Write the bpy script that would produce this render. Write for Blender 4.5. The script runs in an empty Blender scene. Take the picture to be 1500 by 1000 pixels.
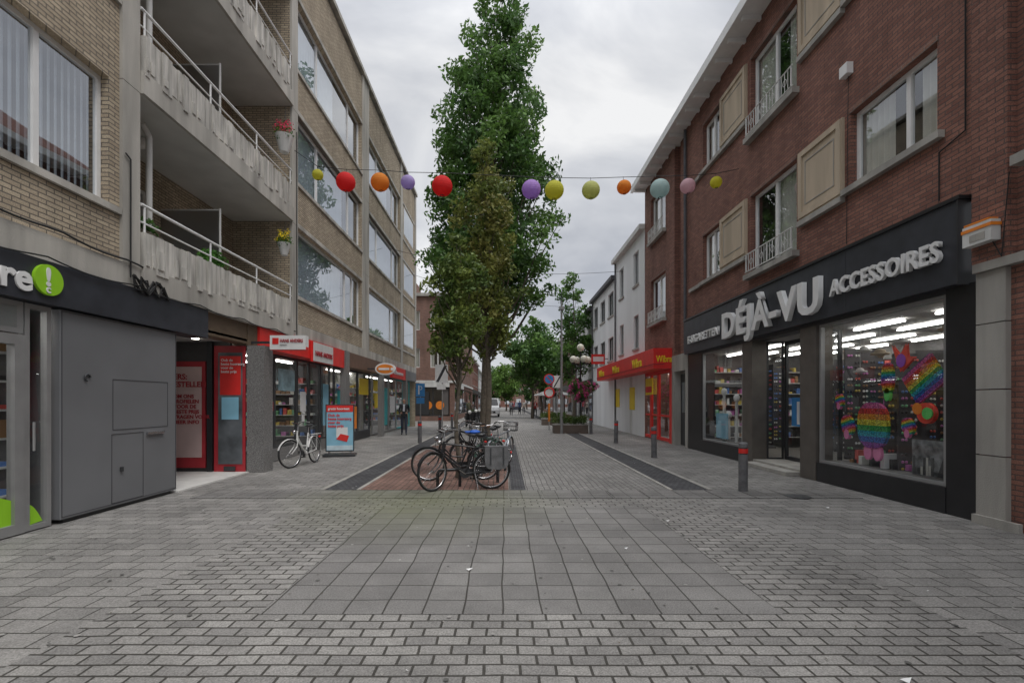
import bpy, math, random
import numpy as np
from mathutils import Matrix, Vector
random.seed(7); rng=np.random.default_rng(7)
S=bpy.context.scene
COL=S.collection
# ---------------------------------------------------------------- materials
MATS={}
def newmat(name):
    m=bpy.data.materials.new(name); m.use_nodes=True
    nt=m.node_tree; b=nt.nodes.get('Principled BSDF')
    return m,nt,b
def M(name,col,rough=.6,metal=0.,var=.12,scale=4.,bump=0.,bscale=60.,spec=.5,streak=False):
    if name in MATS: return MATS[name]
    m,nt,b=newmat(name); N=nt.nodes; L=nt.links
    tc=N.new('ShaderNodeTexCoord'); no=N.new('ShaderNodeTexNoise'); no.inputs['Scale'].default_value=scale; no.inputs['Detail'].default_value=5 if (streak or var>.2) else 2
    if streak:
        mp=N.new('ShaderNodeMapping'); mp.inputs['Scale'].default_value=(1,1,.16); L.new(tc.outputs['Object'],mp.inputs[0]); L.new(mp.outputs[0],no.inputs['Vector'])
    else: L.new(tc.outputs['Object'],no.inputs['Vector'])
    mr=N.new('ShaderNodeMapRange'); mr.inputs['From Min'].default_value=.3; mr.inputs['From Max'].default_value=.7
    mr.inputs['To Min'].default_value=1-var; mr.inputs['To Max'].default_value=1+var; L.new(no.outputs['Fac'],mr.inputs['Value'])
    vm=N.new('ShaderNodeVectorMath'); vm.operation='SCALE'; vm.inputs[0].default_value=col[:3]; L.new(mr.outputs[0],vm.inputs['Scale'])
    L.new(vm.outputs[0],b.inputs['Base Color'])
    b.inputs['Roughness'].default_value=rough; b.inputs['Metallic'].default_value=metal; b.inputs['Specular IOR Level'].default_value=spec
    if bump>0:
        n2=N.new('ShaderNodeTexNoise'); n2.inputs['Scale'].default_value=bscale; n2.inputs['Detail'].default_value=2; L.new(tc.outputs['Object'],n2.inputs['Vector'])
        bp=N.new('ShaderNodeBump'); bp.inputs['Strength'].default_value=bump; bp.inputs['Distance'].default_value=.01; L.new(n2.outputs['Fac'],bp.inputs['Height']); L.new(bp.outputs[0],b.inputs['Normal'])
    MATS[name]=m; return m
def BR(name,c1,c2,mort,bw,rh,ms=.01,wall=True,rot=False,stain=.25,bump=.6,rough=.85,offset=.5,moss=None):
    m,nt,b=newmat(name); N=nt.nodes; L=nt.links
    tc=N.new('ShaderNodeTexCoord'); sp=N.new('ShaderNodeSeparateXYZ'); L.new(tc.outputs['Object'],sp.inputs[0])
    cb=N.new('ShaderNodeCombineXYZ')
    if wall:
        ad=N.new('ShaderNodeMath'); ad.operation='ADD'; L.new(sp.outputs['X'],ad.inputs[0]); L.new(sp.outputs['Y'],ad.inputs[1]); L.new(ad.outputs[0],cb.inputs['X']); L.new(sp.outputs['Z'],cb.inputs['Y'])
    elif rot:
        L.new(sp.outputs['Y'],cb.inputs['X']); L.new(sp.outputs['X'],cb.inputs['Y'])
    else:
        L.new(sp.outputs['X'],cb.inputs['X']); L.new(sp.outputs['Y'],cb.inputs['Y'])
    nw=N.new('ShaderNodeTexNoise'); nw.inputs['Scale'].default_value=1.5; nw.inputs['Detail'].default_value=1; L.new(tc.outputs['Object'],nw.inputs['Vector'])
    wv=N.new('ShaderNodeVectorMath'); wv.operation='MULTIPLY_ADD'; wv.inputs[1].default_value=(.02,.02,0) if wall else (.045,.045,0); L.new(nw.outputs['Color'],wv.inputs[0]); L.new(cb.outputs[0],wv.inputs[2])
    bt=N.new('ShaderNodeTexBrick'); bt.offset=offset; L.new(wv.outputs[0],bt.inputs['Vector'])
    bt.inputs['Color1'].default_value=(*c1,1); bt.inputs['Color2'].default_value=(*c2,1); bt.inputs['Mortar'].default_value=(*mort,1)
    bt.inputs['Scale'].default_value=1; bt.inputs['Mortar Size'].default_value=ms; bt.inputs['Mortar Smooth'].default_value=.3
    bt.inputs['Brick Width'].default_value=bw; bt.inputs['Row Height'].default_value=rh; bt.inputs['Bias'].default_value=0
    no=N.new('ShaderNodeTexNoise'); no.inputs['Scale'].default_value=.8; no.inputs['Detail'].default_value=6; no.inputs['Roughness'].default_value=.68
    if wall:
        mp=N.new('ShaderNodeMapping'); mp.inputs['Scale'].default_value=(1.6,1.6,.4); L.new(tc.outputs['Object'],mp.inputs[0]); L.new(mp.outputs[0],no.inputs['Vector'])
    else: L.new(tc.outputs['Object'],no.inputs['Vector'])
    mr=N.new('ShaderNodeMapRange'); mr.inputs['From Min'].default_value=.3; mr.inputs['From Max'].default_value=.7; mr.inputs['To Min'].default_value=1-stain; mr.inputs['To Max'].default_value=1+stain; L.new(no.outputs['Fac'],mr.inputs['Value'])
    n3=N.new('ShaderNodeTexNoise'); n3.inputs['Scale'].default_value=90; n3.inputs['Detail'].default_value=2; L.new(tc.outputs['Object'],n3.inputs['Vector'])
    m3=N.new('ShaderNodeMapRange'); m3.inputs['From Min'].default_value=.3; m3.inputs['From Max'].default_value=.7; m3.inputs['To Min'].default_value=.68; m3.inputs['To Max'].default_value=1.32; L.new(n3.outputs['Fac'],m3.inputs['Value'])
    mm=N.new('ShaderNodeMath'); mm.operation='MULTIPLY'; L.new(mr.outputs[0],mm.inputs[0]); L.new(m3.outputs[0],mm.inputs[1])
    vm=N.new('ShaderNodeVectorMath'); vm.operation='SCALE'; L.new(bt.outputs['Color'],vm.inputs[0]); L.new(mm.outputs[0],vm.inputs['Scale'])
    out=vm.outputs[0]
    if moss:
        cx,cy,r=moss
        ds=N.new('ShaderNodeVectorMath'); ds.operation='DISTANCE'; ds.inputs[1].default_value=(cx,cy,0); L.new(tc.outputs['Object'],ds.inputs[0])
        m5=N.new('ShaderNodeMapRange'); m5.inputs['From Min'].default_value=r; m5.inputs['From Max'].default_value=0; L.new(ds.outputs['Value'],m5.inputs['Value'])
        n5=N.new('ShaderNodeMath'); n5.operation='MULTIPLY'; L.new(m5.outputs[0],n5.inputs[0]); L.new(no.outputs['Fac'],n5.inputs[1])
        mx=N.new('ShaderNodeMix'); mx.data_type='RGBA'; L.new(n5.outputs[0],mx.inputs['Factor']); L.new(out,mx.inputs['A']); mx.inputs['B'].default_value=(.13,.15,.045,1); out=mx.outputs['Result']
    L.new(out,b.inputs['Base Color']); b.inputs['Roughness'].default_value=rough; b.inputs['Specular IOR Level'].default_value=.3
    sb=N.new('ShaderNodeMath'); sb.operation='MULTIPLY_ADD'; sb.inputs[1].default_value=-1; L.new(bt.outputs['Fac'],sb.inputs[0]); sb.inputs[2].default_value=0
    bp=N.new('ShaderNodeBump'); bp.inputs['Strength'].default_value=bump; bp.inputs['Distance'].default_value=.012; L.new(sb.outputs[0],bp.inputs['Height']); L.new(bp.outputs[0],b.inputs['Normal'])
    MATS[name]=m; return m
def GL(name,tint=(1,1,1),refl=.12,rough=.0):
    m=bpy.data.materials.new(name); m.use_nodes=True; nt=m.node_tree; N=nt.nodes; L=nt.links; N.clear()
    o=N.new('ShaderNodeOutputMaterial'); t=N.new('ShaderNodeBsdfTransparent'); t.inputs[0].default_value=(*tint,1)
    g=N.new('ShaderNodeBsdfGlossy'); g.inputs['Roughness'].default_value=rough; g.inputs['Color'].default_value=(.95,.97,1,1)
    lw=N.new('ShaderNodeLayerWeight'); lw.inputs['Blend'].default_value=.5
    pw=N.new('ShaderNodeMath'); pw.operation='POWER'; pw.inputs[1].default_value=4.; L.new(lw.outputs['Facing'],pw.inputs[0])
    tc=N.new('ShaderNodeTexCoord'); no=N.new('ShaderNodeTexNoise'); no.inputs['Scale'].default_value=.9; no.inputs['Detail'].default_value=0; L.new(tc.outputs['Object'],no.inputs['Vector'])
    bp=N.new('ShaderNodeBump'); bp.inputs['Strength'].default_value=.14; bp.inputs['Distance'].default_value=.02; L.new(no.outputs['Fac'],bp.inputs['Height']); L.new(bp.outputs[0],g.inputs['Normal'])
    ma=N.new('ShaderNodeMath'); ma.operation='MULTIPLY_ADD'; ma.inputs[1].default_value=1-refl; ma.inputs[2].default_value=refl; ma.use_clamp=True; L.new(pw.outputs[0],ma.inputs[0])
    mx=N.new('ShaderNodeMixShader'); L.new(ma.outputs[0],mx.inputs[0]); L.new(t.outputs[0],mx.inputs[1]); L.new(g.outputs[0],mx.inputs[2]); L.new(mx.outputs[0],o.inputs[0])
    MATS[name]=m; return m
def EM(name,col,st):
    m,nt,b=newmat(name); b.inputs['Base Color'].default_value=(*col,1); b.inputs['Emission Color'].default_value=(*col,1); b.inputs['Emission Strength'].default_value=st; MATS[name]=m; return m
def PAPER(name,col):
    m,nt,b=newmat(name); N=nt.nodes; L=nt.links
    b.inputs['Base Color'].default_value=(*col,1); b.inputs['Roughness'].default_value=.8
    tr=N.new('ShaderNodeBsdfTranslucent'); tr.inputs[0].default_value=(*col,1); mx=N.new('ShaderNodeMixShader'); mx.inputs[0].default_value=.5
    o=N.get('Material Output'); L.new(b.outputs[0],mx.inputs[1]); L.new(tr.outputs[0],mx.inputs[2]); L.new(mx.outputs[0],o.inputs[0]); MATS[name]=m; return m
def LEAF(name,trans=.3):
    m,nt,b=newmat(name); N=nt.nodes; L=nt.links
    a=N.new('ShaderNodeAttribute'); a.attribute_name='Col'; L.new(a.outputs['Color'],b.inputs['Base Color']); b.inputs['Roughness'].default_value=.5; b.inputs['Specular IOR Level'].default_value=.35
    tr=N.new('ShaderNodeBsdfTranslucent'); L.new(a.outputs['Color'],tr.inputs[0]); mx=N.new('ShaderNodeMixShader'); mx.inputs[0].default_value=trans
    o=N.get('Material Output'); L.new(b.outputs[0],mx.inputs[1]); L.new(tr.outputs[0],mx.inputs[2]); L.new(mx.outputs[0],o.inputs[0]); MATS[name]=m; return m
def RAIN(name,scale,off=0):
    m,nt,b=newmat(name); N=nt.nodes; L=nt.links
    tc=N.new('ShaderNodeTexCoord'); sp=N.new('ShaderNodeSeparateXYZ'); L.new(tc.outputs['Generated'],sp.inputs[0])
    ma=N.new('ShaderNodeMath'); ma.operation='MULTIPLY_ADD'; ma.inputs[1].default_value=scale; ma.inputs[2].default_value=off; L.new(sp.outputs['Z'],ma.inputs[0])
    fr=N.new('ShaderNodeMath'); fr.operation='FRACT'; L.new(ma.outputs[0],fr.inputs[0])
    cr=N.new('ShaderNodeValToRGB'); cr.color_ramp.interpolation='CONSTANT'
    cs=[(.30,.06,.42),(.03,.15,.55),(.02,.42,.55),(.05,.42,.1),(.8,.72,.06),(.85,.32,.03),(.75,.05,.04),(.75,.14,.36)]
    e=cr.color_ramp.elements; e[0].color=(*cs[0],1); e[1].position=1/8; e[1].color=(*cs[1],1)
    for i in range(2,8):
        q=e.new(i/8); q.color=(*cs[i],1)
    L.new(fr.outputs[0],cr.inputs[0])
    # crochet rows: darker dimples between the stitches
    vo=N.new('ShaderNodeTexVoronoi'); vo.inputs['Scale'].default_value=42; L.new(tc.outputs['Object'],vo.inputs['Vector'])
    mr=N.new('ShaderNodeMapRange'); mr.inputs['From Min'].default_value=.1; mr.inputs['From Max'].default_value=.7; mr.inputs['To Min'].default_value=1.1; mr.inputs['To Max'].default_value=.35; L.new(vo.outputs['Distance'],mr.inputs['Value'])
    vm=N.new('ShaderNodeVectorMath'); vm.operation='SCALE'; L.new(cr.outputs[0],vm.inputs[0]); L.new(mr.outputs[0],vm.inputs['Scale'])
    L.new(vm.outputs[0],b.inputs['Base Color']); b.inputs['Roughness'].default_value=.95
    bp=N.new('ShaderNodeBump'); bp.invert=True; bp.inputs['Strength'].default_value=.8; bp.inputs['Distance'].default_value=.012; L.new(vo.outputs['Distance'],bp.inputs['Height']); L.new(bp.outputs[0],b.inputs['Normal'])
    MATS[name]=m; return m

tan=BR('tan_brick',(.52,.435,.32),(.39,.32,.235),(.17,.15,.125),.215,.062,.009,stain=.22)
redb=BR('red_brick',(.30,.145,.108),(.205,.095,.073),(.12,.085,.075),.21,.064,.009,stain=.24)
redb2=BR('brown_brick',(.27,.145,.105),(.2,.105,.08),(.22,.19,.175),.21,.066,.009)
whb=BR('white_painted_brick',(.76,.76,.755),(.70,.70,.70),(.55,.55,.55),.21,.066,.006,stain=.1,bump=.3)
tile=BR('paving_slabs',(.275,.265,.25),(.205,.198,.188),(.055,.052,.045),.31,.21,.0075,wall=False,stain=.26,rough=.66,moss=(-1.4,8.2,2.4))
tileL=BR('large_slabs',(.225,.218,.208),(.178,.172,.165),(.06,.056,.05),.30,.30,.0075,wall=False,offset=.0,stain=.26,rough=.66,moss=(-1.4,7.7,2.6))
pav=BR('small_pavers',(.29,.28,.263),(.21,.203,.193),(.058,.054,.047),.215,.118,.010,wall=False,stain=.28,rough=.66,moss=(-1.3,7.9,2.6))
pav2=BR('street_pavers',(.28,.27,.255),(.21,.203,.195),(.09,.085,.078),.21,.105,.008,wall=False,rot=True,stain=.24,rough=.7)
redp=BR('red_pavers',(.26,.155,.125),(.19,.115,.095),(.08,.068,.055),.21,.105,.008,wall=False,rot=True,stain=.28)
drain=BR('dark_gutter_stones',(.10,.10,.105),(.065,.065,.07),(.03,.03,.03),.11,.11,.008,wall=False)
asph=M('asphalt',(.14,.14,.14),.9,var=.2,scale=1)
conc=M('concrete',(.43,.41,.37),.85,var=.34,scale=2.4,bump=.4,streak=True)
concl=M('exposed_concrete',(.52,.50,.46),.9,var=.42,scale=7,bump=.8,streak=True)
soff=M('painted_soffit',(.58,.58,.56),.8,var=.1,scale=1.5)
stone=M('grey_stone',(.36,.345,.315),.8,var=.25,scale=3,bump=.4,streak=True)
beige=M('beige_render',(.50,.415,.31),.85,var=.18,scale=3,streak=True)
white=M('white_paint',(.80,.80,.79),.5,var=.05)
whited=M('weathered_white',(.64,.64,.62),.7,var=.14,streak=True)
dark=M('dark_metal',(.04,.042,.045),.4,var=.1)
black=M('black_panel',(.02,.02,.022),.35,var=.15)
gm=M('grey_metal_panel',(.20,.205,.215),.42,metal=.2,var=.08,scale=1)
gm2=M('grey_aluminium',(.33,.33,.33),.4,metal=.4,var=.08)
dgrey=M('dark_seam',(.04,.04,.045),.6)
signd=M('anthracite_sign',(.036,.039,.048),.45,var=.2)
red=M('red_paint',(.74,.03,.024),.45,var=.08)
dred=M('dark_red',(.40,.025,.035),.5)
lime=M('lime_vinyl',(.30,.62,.02),.5,var=.04)
yel=M('yellow_vinyl',(.85,.62,.02),.5,var=.04)
blue=M('blue_vinyl',(.05,.26,.6),.5,var=.1)
lblue=M('light_blue_poster',(.26,.53,.68),.5,var=.15,scale=2)
teal=M('teal_paint',(.04,.40,.42),.5)
orange=M('orange_paint',(.82,.25,.03),.5)
pink=M('pale_poster',(.60,.44,.42),.5,var=.05)
gran=M('granite',(.20,.195,.19),.35,var=.8,scale=70)
curt=M('curtain_fabric',(.68,.66,.59),.9,var=.06)
curtb=M('vertical_blind',(.64,.69,.74),.8,var=.06)
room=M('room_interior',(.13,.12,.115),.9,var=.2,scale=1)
shopw=M('shop_wall',(.42,.41,.395),.8,var=.1)
shopd=M('shop_dark_wall',(.16,.155,.15),.8,var=.15)
woodf=M('shop_floor',(.3,.28,.26),.4,var=.1)
lino=M('pale_floor',(.66,.65,.62),.5,var=.08)
glass=GL('window_glass',(.86,.89,.90),.18)
glassr=GL('reflective_window_glass',(.84,.88,.9),.32)
glasss=GL('shop_glass',(.93,.95,.95),.055)
frost=GL('frosted_panel',(.6,.6,.6),.35,.35)
tubeL=EM('fluorescent_tube',(1,.98,.94),9.)
bark=M('bark',(.13,.11,.085),.95,var=.35,scale=12,bump=.8,bscale=25)
leaf=LEAF('leaves',.35)
petal=LEAF('petals',.3)
rubber=M('rubber',(.02,.02,.02),.8)
chrome=M('chrome',(.6,.6,.61),.25,metal=1.)
blkp=M('black_paint',(.02,.02,.022),.3)
whp=M('white_gloss',(.72,.72,.70),.3)
sadb=M('blue_saddle',(.02,.12,.55),.5)
bag=M('grey_canvas',(.14,.14,.145),.9,var=.25,scale=10,bump=.4)
rooft=BR('roof_tiles',(.24,.10,.07),(.17,.08,.06),(.06,.04,.04),.25,.3,.02)
slate=M('slate',(.11,.11,.12),.8,var=.2)
cable=M('black_cable',(.015,.015,.015),.6)
bronze=M('bronze_metal',(.15,.135,.12),.4,metal=.4)
# ---------------------------------------------------------------- mesh builder
class MB:
    def __init__(s): s.v=[];s.f=[];s.m=[];s.ms=[];s.sm=[]
    def mi(s,m):
        if m not in s.ms: s.ms.append(m)
        return s.ms.index(m)
    def add(s,vs,fs,m,smooth=False):
        o=len(s.v); s.v+= [tuple(p) for p in vs]; k=s.mi(m)
        for f in fs: s.f.append(tuple(i+o for i in f)); s.m.append(k); s.sm.append(smooth)
    def box(s,x0,x1,y0,y1,z0,z1,m):
        vs=[(x0,y0,z0),(x1,y0,z0),(x1,y1,z0),(x0,y1,z0),(x0,y0,z1),(x1,y0,z1),(x1,y1,z1),(x0,y1,z1)]
        s.add(vs,[(0,3,2,1),(4,5,6,7),(0,1,5,4),(1,2,6,5),(2,3,7,6),(3,0,4,7)],m)
    def quad(s,p,m): s.add(p,[tuple(range(len(p)))],m)
    def pbox(s,P,u0,u1,z0,z1,d0,d1,m):
        vs=[P(u,z,d) for d in (d0,d1) for (u,z) in ((u0,z0),(u1,z0),(u1,z1),(u0,z1))]
        s.add(vs,[(0,1,2,3),(7,6,5,4),(0,4,5,1),(1,5,6,2),(2,6,7,3),(3,7,4,0)],m)
    def pquad(s,P,u0,u1,z0,z1,d,m): s.quad([P(u0,z0,d),P(u1,z0,d),P(u1,z1,d),P(u0,z1,d)],m)
    def cyl(s,a,b,r0,r1,m,n=10,cap=True):
        a=Vector(a);b=Vector(b);d=(b-a); 
        if d.length<1e-6: return
        d.normalize(); t=Vector((0,0,1)) if abs(d.z)<.9 else Vector((1,0,0)); x=d.cross(t).normalized(); y=d.cross(x)
        vs=[]; 
        for (c,r) in ((a,r0),(b,r1)):
            for i in range(n):
                an=2*math.pi*i/n; vs.append(c+x*math.cos(an)*r+y*math.sin(an)*r)
        fs=[(i,(i+1)%n,n+(i+1)%n,n+i) for i in range(n)]
        s.add(vs,fs,m,True)
        if cap: s.add(vs,[tuple(range(n))[::-1],tuple(range(n,2*n))],m)
    def tube(s,pts,r,m,n=6):
        for i in range(len(pts)-1):
            ra=r[i] if isinstance(r,(list,tuple)) else r; rb=r[i+1] if isinstance(r,(list,tuple)) else r
            s.cyl(pts[i],pts[i+1],ra,rb,m,n)
    def sph(s,c,r,m,sc=(1,1,1),nu=14,nv=9):
        vs=[];fs=[]
        for j in range(nv+1):
            th=math.pi*j/nv
            for i in range(nu):
                ph=2*math.pi*i/nu; vs.append((c[0]+r*sc[0]*math.sin(th)*math.cos(ph),c[1]+r*sc[1]*math.sin(th)*math.sin(ph),c[2]+r*sc[2]*math.cos(th)))
        for j in range(nv):
            for i in range(nu): fs.append((j*nu+i,(j+1)*nu+i,(j+1)*nu+(i+1)%nu,j*nu+(i+1)%nu))
        s.add(vs,fs,m,True)
    def tor(s,c,R,r,m,ax='y',n=30,k=6,a0=0,a1=2*math.pi):
        full=abs(a1-a0-2*math.pi)<1e-6; vs=[];fs=[]; cnt=n if full else n+1
        for i in range(cnt):
            a=a0+(a1-a0)*i/n
            for j in range(k):
                b=2*math.pi*j/k; rr=R+r*math.cos(b); h=r*math.sin(b)
                p={'y':(rr*math.cos(a),h,rr*math.sin(a)),'z':(rr*math.cos(a),rr*math.sin(a),h),'x':(h,rr*math.cos(a),rr*math.sin(a))}[ax]
                vs.append((c[0]+p[0],c[1]+p[1],c[2]+p[2]))
        for i in range(n):
            i2=(i+1)%cnt
            for j in range(k): fs.append((i*k+j,i2*k+j,i2*k+(j+1)%k,i*k+(j+1)%k))
        s.add(vs,fs,m,True)
    def obj(s,name,parent=None,mat=None,bevel=0):
        me=bpy.data.meshes.new(name); me.from_pydata(s.v,[],s.f)
        for m in s.ms: me.materials.append(m)
        me.polygons.foreach_set('material_index',s.m); me.polygons.foreach_set('use_smooth',s.sm); me.update()
        o=bpy.data.objects.new(name,me); COL.objects.link(o)
        if parent: o.parent=parent
        if mat is not None: o.matrix_world=mat
        if bevel: b=o.modifiers.new('b','BEVEL'); b.width=bevel; b.segments=2; b.limit_method='ANGLE'
        return o
def E(name):
    o=bpy.data.objects.new(name,None); COL.objects.link(o); o.empty_display_size=.3; return o
ROT={'R':Matrix(((0,0,-1),(-1,0,0),(0,1,0))),'L':Matrix(((0,0,1),(1,0,0),(0,1,0))),'F':Matrix(((1,0,0),(0,0,-1),(0,1,0)))}
def text(s,loc,size,face,m,name,parent,ext=.005,bold=0.,w=None,align='LEFT',sx=1.,spacing=1.):
    c=bpy.data.curves.new(name,'FONT'); c.body=s; c.size=size; c.extrude=ext; c.offset=bold; c.align_x=align; c.space_character=spacing; c.resolution_u=3
    o=bpy.data.objects.new(name,c); COL.objects.link(o); c.materials.append(m)
    bpy.context.view_layer.update()
    if w: sx=w/max(o.dimensions.x,1e-3)
    me=bpy.data.meshes.new_from_object(o); bpy.data.objects.remove(o)
    o=bpy.data.objects.new(name,me); COL.objects.link(o)
    o.matrix_world=Matrix.Translation(loc)@ROT[face].to_4x4()@Matrix.Diagonal((sx,1,1,1))
    if parent: o.parent=parent
    return o
def facade(mb,P,u0,u1,z0,z1,ops,m,dep=.18,rev=None):
    us=sorted(set([u0,u1]+[o[0] for o in ops]+[o[1] for o in ops])); zs=sorted(set([z0,z1]+[o[2] for o in ops]+[o[3] for o in ops]))
    us=[u for u in us if u0<=u<=u1]; zs=[z for z in zs if z0<=z<=z1]
    for i in range(len(us)-1):
        for j in range(len(zs)-1):
            uc=(us[i]+us[i+1])/2; zc=(zs[j]+zs[j+1])/2
            if any(o[0]<uc<o[1] and o[2]<zc<o[3] for o in ops): continue
            mb.pquad(P,us[i],us[i+1],zs[j],zs[j+1],0,m)
    for (a,b,c,d) in [o[:4] for o in ops]:
        r=rev or m
        mb.quad([P(a,c,0),P(a,d,0),P(a,d,dep),P(a,c,dep)],r); mb.quad([P(b,c,0),P(b,d,0),P(b,d,dep),P(b,c,dep)],r)
        mb.quad([P(a,d,0),P(b,d,0),P(b,d,dep),P(a,d,dep)],r); mb.quad([P(a,c,0),P(b,c,0),P(b,c,dep),P(a,c,dep)],r)
def curtain(mb,P,u0,u1,z0,z1,d,m,fold=.12,amp=.03):
    n=max(4,int((u1-u0)/fold*6)); vs=[];fs=[]
    ph=random.random()*6
    for i in range(n+1):
        u=u0+(u1-u0)*i/n; dd=d+amp*math.sin(ph+2*math.pi*(u-u0)/fold+ .8*math.sin(u*7))
        vs+= [P(u,z0,dd),P(u,z1,dd)]
    for i in range(n): fs.append((2*i,2*i+2,2*i+3,2*i+1))
    mb.add(vs,fs,m,True)
def window(mb,P,u0,u1,z0,z1,d,fm,gm_,mull=(),fw=.06,cur='side',cm=None,roomd=.9,trans=()):
    e=.003; cm=cm or curt
    mb.pbox(P,u0+e,u1-e,z0+e,z0+fw,d,d+.06,fm); mb.pbox(P,u0+e,u1-e,z1-fw,z1-e,d,d+.06,fm)
    mb.pbox(P,u0+e,u0+fw,z0+fw,z1-fw,d,d+.06,fm); mb.pbox(P,u1-fw,u1-e,z0+fw,z1-fw,d,d+.06,fm)
    for q in mull: mb.pbox(P,q-fw*.55,q+fw*.55,z0+fw,z1-fw,d-.004,d+.064,fm)
    for q in trans: mb.pbox(P,u0+fw,u1-fw,q-.03,q+.03,d+.002,d+.058,fm)
    mb.pquad(P,u0+fw,u1-fw,z0+fw,z1-fw,d+.03,gm_)
    r=d+roomd
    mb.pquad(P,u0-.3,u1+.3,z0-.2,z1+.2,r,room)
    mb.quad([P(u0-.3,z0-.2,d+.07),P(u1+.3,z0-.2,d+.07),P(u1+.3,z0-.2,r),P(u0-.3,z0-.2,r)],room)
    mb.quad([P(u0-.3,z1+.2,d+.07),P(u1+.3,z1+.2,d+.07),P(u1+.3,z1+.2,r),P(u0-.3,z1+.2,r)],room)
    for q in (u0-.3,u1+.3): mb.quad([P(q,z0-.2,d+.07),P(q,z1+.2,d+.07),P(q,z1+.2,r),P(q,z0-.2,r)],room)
    if cur=='side':
        w=(u1-u0)
        curtain(mb,P,u0+.03,u0+w*random.uniform(.25,.4),z0,z1,d+.12,cm); curtain(mb,P,u1-w*random.uniform(.25,.4),u1-.03,z0,z1,d+.12,cm)
    elif cur=='full': curtain(mb,P,u0+.03,u1-.03,z0,z1,d+.12,cm)
    elif cur=='half': curtain(mb,P,u0+.03,u0+(u1-u0)*random.uniform(.55,.8),z0,z1,d+.12,cm)
    elif cur=='blind':
        u=u0+.05
        while u<u1-.1:
            a=P(u,z0+.05,d+.10); b=P(u+.095,z0+.05,d+.15); c=P(u+.095,z1-.05,d+.15); f=P(u,z1-.05,d+.10); mb.quad([a,b,c,f],cm); u+=.1
def frame(mb,P,u0,u1,z0,z1,d0,d1,fw,m):
    mb.pbox(P,u0,u1,z1-fw,z1,d0,d1,m); mb.pbox(P,u0,u1,z0,z0+fw,d0,d1,m); mb.pbox(P,u0,u0+fw,z0+fw,z1-fw,d0,d1,m); mb.pbox(P,u1-fw,u1,z0+fw,z1-fw,d0,d1,m)
XL,XR=-5.8,6.3
PR=lambda u,z,d:(XR+d,u,z)
PL=lambda u,z,d:(XL-d,u,z)
def PF(Y): return lambda u,z,d:(u,Y+d,z)
# ---------------------------------------------------------------- ground
g=MB(); g.box(-300,300,-100,500,-.5,0,asph); g.obj('ground')
def sheet(name,x0,x1,y0,y1,z,m):
    b=MB(); b.quad([(x0,y0,z),(x1,y0,z),(x1,y1,z),(x0,y1,z)],m); return b.obj(name)
sheet('pavement',-9.5,7.6,-9,140,.004,tile)
sheet('paved_crossing',-3.0,3.25,-9,7.95,.008,pav)
sheet('paved_slab_field',-1.85,2.08,3.62,7.3,.012,tileL)
sheet('street',-2.66,3.0,8.72,140,.008,pav2)
sheet('red_paved_strip',-2.66,.06,8.72,17.5,.012,redp)
sheet('gutter',-3.25,-2.68,8.72,120,.012,drain)
sheet('gutter',3.02,3.66,8.72,120,.012,drain)
sheet('centre_drain',.10,.37,8.72,17.8,.0125,drain)
kb=MB()
for x0,x1 in ((-3.33,-3.25),(3.66,3.74),(-2.68,-2.61),(2.95,3.02)):
    y=8.72
    while y<80: kb.box(x0,x1,y,y+.97,0,.022,stone); y+=.985
x=-5.2
while x<5.8: kb.box(x,x+.57,7.97,8.22,0,.0145,tileL); kb.box(x,x+.57,8.25,8.68,0,.0145,tileL); x+=.585
kb.obj('kerb')
lt=MB()
for (x,y,s) in ((2.27,2.74,.035),(-.34,4.55,.03),(2.15,6.4,.025),(4.8,7.2,.03),(1.3,5.2,.02)):
    lt.add([(x-s,y,.03),(x,y-s*.7,.02),(x+s*1.2,y+.01,.035),(x+.3*s,y+s*.8,.02)],[(0,1,2,3)],white)
for i in range(420):
    x=random.uniform(-5.4,5.8);y=random.uniform(2.2,14);s=random.uniform(.006,.018);a=random.random()*6
    lt.add([(x+s*math.cos(a),y+s*math.sin(a),.018),(x-s*math.sin(a),y+s*math.cos(a)*.6,.022),(x-s*math.cos(a),y-s*math.sin(a),.018)],[(0,1,2)],random.choice([bark,bark,whited,stone]))
gum=M('chewing_gum',(.10,.097,.09),.8); gum2=M('old_gum_light',(.33,.32,.30),.8)
for i in range(380):
    x=random.uniform(-5.5,5.9);y=random.uniform(2.0,16);s=random.uniform(.008,.022); m_=random.choice([gum,gum,gum2])
    lt.add([(x+s*random.uniform(.8,1.1)*math.cos(j*math.pi/4),y+s*math.sin(j*math.pi/4),.0165) for j in range(8)],[tuple(range(8))],m_)
lt.obj('litter')
mh=MB(); mh.cyl((4.9,8.1,.005),(4.9,8.1,.02),.2,.2,dark,20); mh.obj('manhole_cover')
# ---------------------------------------------------------------- LEFT apartment building
A=E('apartment_building')
w=MB(); ZW=[(4.55,6.45),(7.7,9.6),(10.85,12.8)]
ROOF=14.7
opsN=[(-7.5,-2.8,a,b) for a,b in ZW]+[(-2.2,1.8,a,b) for a,b in ZW]+[(2.4,7.08,a-.05,b-.1) for a,b in ZW]
facade(w,PL,-8,7.27,3.7,ROOF,opsN,tan)
opsM=[(13.5,19.5,a,b) for a,b in ZW]+[(20.5,26.6,a,b) for a,b in ZW]
facade(w,PL,13.4,31.2,3.7,ROOF,opsM,tan)
w.quad([(XL,31.2,0),(XL-14,31.2,0),(XL-14,31.2,ROOF),(XL,31.2,ROOF)],tan)
w.quad([(XL,-8,0),(XL-14,-8,0),(XL-14,-8,ROOF),(XL,-8,ROOF)],tan)
w.quad([(XL,-8,ROOF),(XL-14,-8,ROOF),(XL-14,31.2,ROOF),(XL,31.2,ROOF)],slate)
w.obj('walls',A)
t=MB()
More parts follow.
